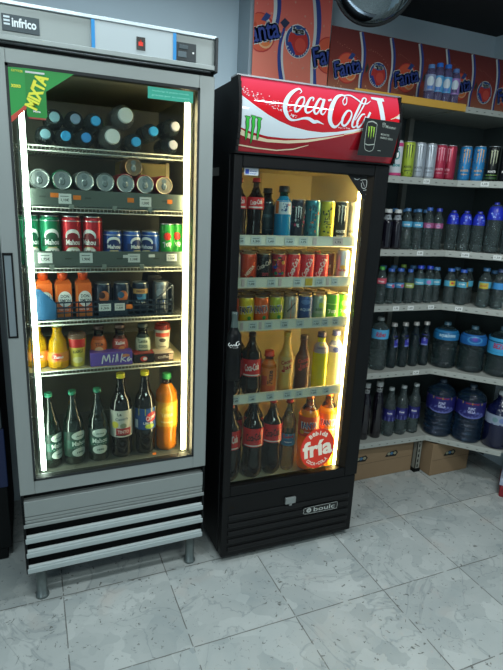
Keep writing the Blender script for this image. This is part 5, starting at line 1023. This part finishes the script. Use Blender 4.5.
for t, lab, ex in ((-.206, 'slim water bottle with silver cap, leftmost of four on the fourth shelf', .9), (-.134, 'slim water bottle with silver cap, second of four on the fourth shelf', .8), (-.062, 'slim water bottle with silver cap, third of four, its label turned away', 2.5), (.008, 'slim water bottle with silver cap, rightmost of four, with the clear violet label', -.2)):
    onshelf(make_bottle('water_bottle', .250, .0275, SLM, PD, pm('#9c9c98', .35, .3), (.120, .180, PD, [('rect', -.018, .018, .120, .180, VL), ('rect', -.018, .018, .120, .128, pm('#7c88c8', .4)), ('text', 'S', 0, .155, .012, .02, pm('#8c90d8', .4))]), ribs=(.1, .42, 4, .05), cap_r=.016, cap_h=.020, seg=24), lab, 'bottle', 3, t, .075, extra=ex)
LD = pm('#1c6a9c', .45)
onshelf(jug(.252, .068, LD, [('text', 'aquabona', 0, .186, .09, .026, pm('#a8c8d8', .4), 0, .2)], (.64, .86), pm('#3c5c6c', .4)), 'big water jug with dark blue label, first on the angled fourth shelf', 'jug', 3, .062, .10, True)
onshelf(jug(.248, .069, pm('#1c5c9c', .45), [('disc', 0, .182, .040, .020, pm('#3c88bc', .4)), ('disc', 0, .184, .030, .014, pm('#20509c', .4)), ('disc', 0, .187, .014, .010, pm('#4c3c9c', .4))], (.62, .84), pm('#3c5c6c', .4)), 'big water jug with an oval mark on its blue label, middle of the fourth shelf', 'jug', 3, .204, .10, True)
onshelf(jug(.262, .070, pm('#3c9ccc', .45), [('text', 'BEZOYA', -.002, .168, .096, .030, pm('#b02c58', .4)), ('disc', .05, .160, .012, .012, pm('#6c6cb8', .4))], (.46, .80), pm('#4c6c7c', .4)), 'big water jug with light blue label and magenta lettering at the right edge', 'jug', 3, .347, .10, True)
# fifth level
DJ = [(0, .9), (.02, 1), (.66, 1), (.76, .86), (.86, .56), (.90, .50), (1, .5)]
def wine(H=.325, R=.031): return make_bottle('wine_bottle', H, R, DJ, pm('#17141e', .2, coat=.4), pm('#a8acac', .45), (H*.83, H*.90, pm('#7c8080', .5), [('text', 'vino', 0, H*.865, .018, .008, INK)]), pm('#120f18', .15, coat=.5), .8, cap_r=.019, cap_h=.026)
onshelf(wine(), 'dark bottle with pale cap half hidden by the black cooler on the lowest shelf', 'bottle', 4, -.335, .07); onshelf(wine(), 'dark bottle with pale cap beside the clear bottles on the lowest shelf', 'bottle', 4, -.254, .07)
NV = pm('#1c1c60', .45)
for t, H, lab in ((-.170, .285, 'clear water bottle with navy label, left of three on the lowest shelf'), (-.088, .290, 'clear water bottle with navy label, middle of three on the lowest shelf'), (-.004, .295, 'clear water bottle with navy label, right of three, beside the big jug')):
    o = make_bottle('water_bottle', H, .0355, SLM, PW, pm('#8c9494', .4), (.095, .165, NV, [('rect', -.112, .112, .095, .118, pm('#6c74b0', .45)), ('disc', 0, .140, .016, .015, pm('#3c3c84', .4)), ('text', 'font', 0, .142, .028, .010, W)]), ribs=(.05, .30, 4, .05), cap_r=.0155, cap_h=.018, seg=24, petal=True); onshelf(o, lab, 'bottle', 4, t, .072)
def jug8(lab): 
    return jug(.325, .080, NV, [('rect', -.26, .26, .228, .242, pm('#c0a83c', .45)), ('text', 'mineral', 0, .235, .07, .008, pm('#a83020', .4)), ('disc', 0, .170, .07, .022, pm('#5c64a4', .45)), ('disc', 0, .182, .072, .026, NV), ('text', 'FONT', 0, .206, .036, .016, pm('#b8bce0', .4)), ('text', 'VELLA', 0, .188, .042, .014, pm('#b8bce0', .4))], (.49, .746), pm('#34485a', .4), clear('#7c9cb4', .74, veil=.12, veilc='#34567c', rough=.06, ior=1.45, dimple=.35), (.06, .46, 5, .07))
onshelf(jug8(0), 'large water jug with navy and yellow label, left of the pair on the lowest shelf', 'jug', 4, .088, .105, True); onshelf(jug8(0), 'large navy and yellow labelled water jug, right of the pair, beside the dark blue jug', 'jug', 4, .247, .105, True)
onshelf(make_bottle('softener_jug', .322, .074, [(0, .9), (.02, 1), (.60, 1), (.72, .9), (.84, .55), (.90, .36), (1, .34)], pm('#0e1438', .2, coat=.4), pm('#a4acb0', .4), (.140, .195, pm('#8c98ac', .45), [('disc', -.03, .168, .014, .014, pm('#6c8c90', .4)), ('disc', .005, .168, .014, .014, pm('#6c7cac', .4)), ('text', 'v', .04, .168, .014, .02, pm('#2c3460', .4)), ('rect', -.21, .21, .140, .144, NV)]), None, cap_r=.026, cap_h=.030), 'dark blue jug with pale label and white cap at the right of the lowest shelf', 'jug', 4, .402, .10, True)
# pack of little bottles on the top board
KW = clear('#b8b8d8', .7, veil=.3, veilc='#8c84b4')
for x, c, l, lab in ((1.866, '#5c84b8', '#7c88a8', 'little lilac water bottle on the top board, leftmost of the wrapped group'), (1.914, '#2c6cc8', '#4c94c4', 'little water bottle with bright blue cap and pale blue label, second of the wrapped group'), (1.965, '#3470c8', '#4c94c4', 'little water bottle with bright blue cap, third of the wrapped group'), (2.016, '#5c7cb4', '#8c6ca8', 'little violet labelled water bottle, rightmost of the wrapped group')):
    o = make_bottle('water_bottle', .172 if x > 1.87 and x < 2.0 else .160, .0245, KID, KW, pm(c, .4), (.045, .115, pm(l, .45), [('disc', 0, .085, .017, .022, pm('#b8c4cc', .45)), ('rect', -.012, .012, .052, .066, pm('#3c70b4' if x < 2 else '#3c2c60', .45))]), cap_r=.0155, cap_h=.020, seg=24); place(o, lab, 'bottle', x, .345, 1.9955 if x < 2.067 else 1.993)

# ------------------------------------------------------------------ light
def area(name, loc, target, sx, sy, power, color):
    ld = bpy.data.lights.new(name, 'AREA'); ld.shape = 'RECTANGLE'; ld.size = sx; ld.size_y = sy; ld.energy = power; ld.color = color
    o = bpy.data.objects.new(name, ld); COL.objects.link(o); o.location = loc; o.rotation_euler = (Vector(target)-Vector(loc)).to_track_quat('-Z', 'Y').to_euler() if target else (0, 0, 0); return o
area('shop_front_daylight', (-2.3, -3.6, 1.7), (.8, .3, 1.1), 1.4, 1.4, 28, (.78, .93, 1))
area('unseen_ceiling_lamp', (.55, -.12, 2.46), None, 1.3, .12, 13, (.78, .93, 1))
area('unseen_ceiling_lamp', (-.35, -1.1, 2.46), None, 1.3, .25, 22, (.82, .96, .98))  # unseen lamp, added to brighten the wall and the header top
area('unseen_ceiling_lamp', (.9, -2.2, 2.46), None, 1.3, .3, 31, (.84, .97, .95))  # unseen lamp, added to brighten the floor without showing in the door glass
area('ceiling_tube', (1.50, -1.10, 2.46), None, .50, .04, 22, (.9, .97, 1))
w = bpy.data.worlds.new('world'); sc.world = w; w.use_nodes = True; bg = w.node_tree.nodes['Background']; bg.inputs[0].default_value = (.45, .58, .68, 1); bg.inputs[1].default_value = .5
sc.view_settings.view_transform = 'Standard'; sc.view_settings.look = 'None'; sc.view_settings.exposure = 0
sc.cycles.transparent_max_bounces = 32; sc.cycles.max_bounces = 8; sc.cycles.caustics_reflective = False; sc.cycles.caustics_refractive = False
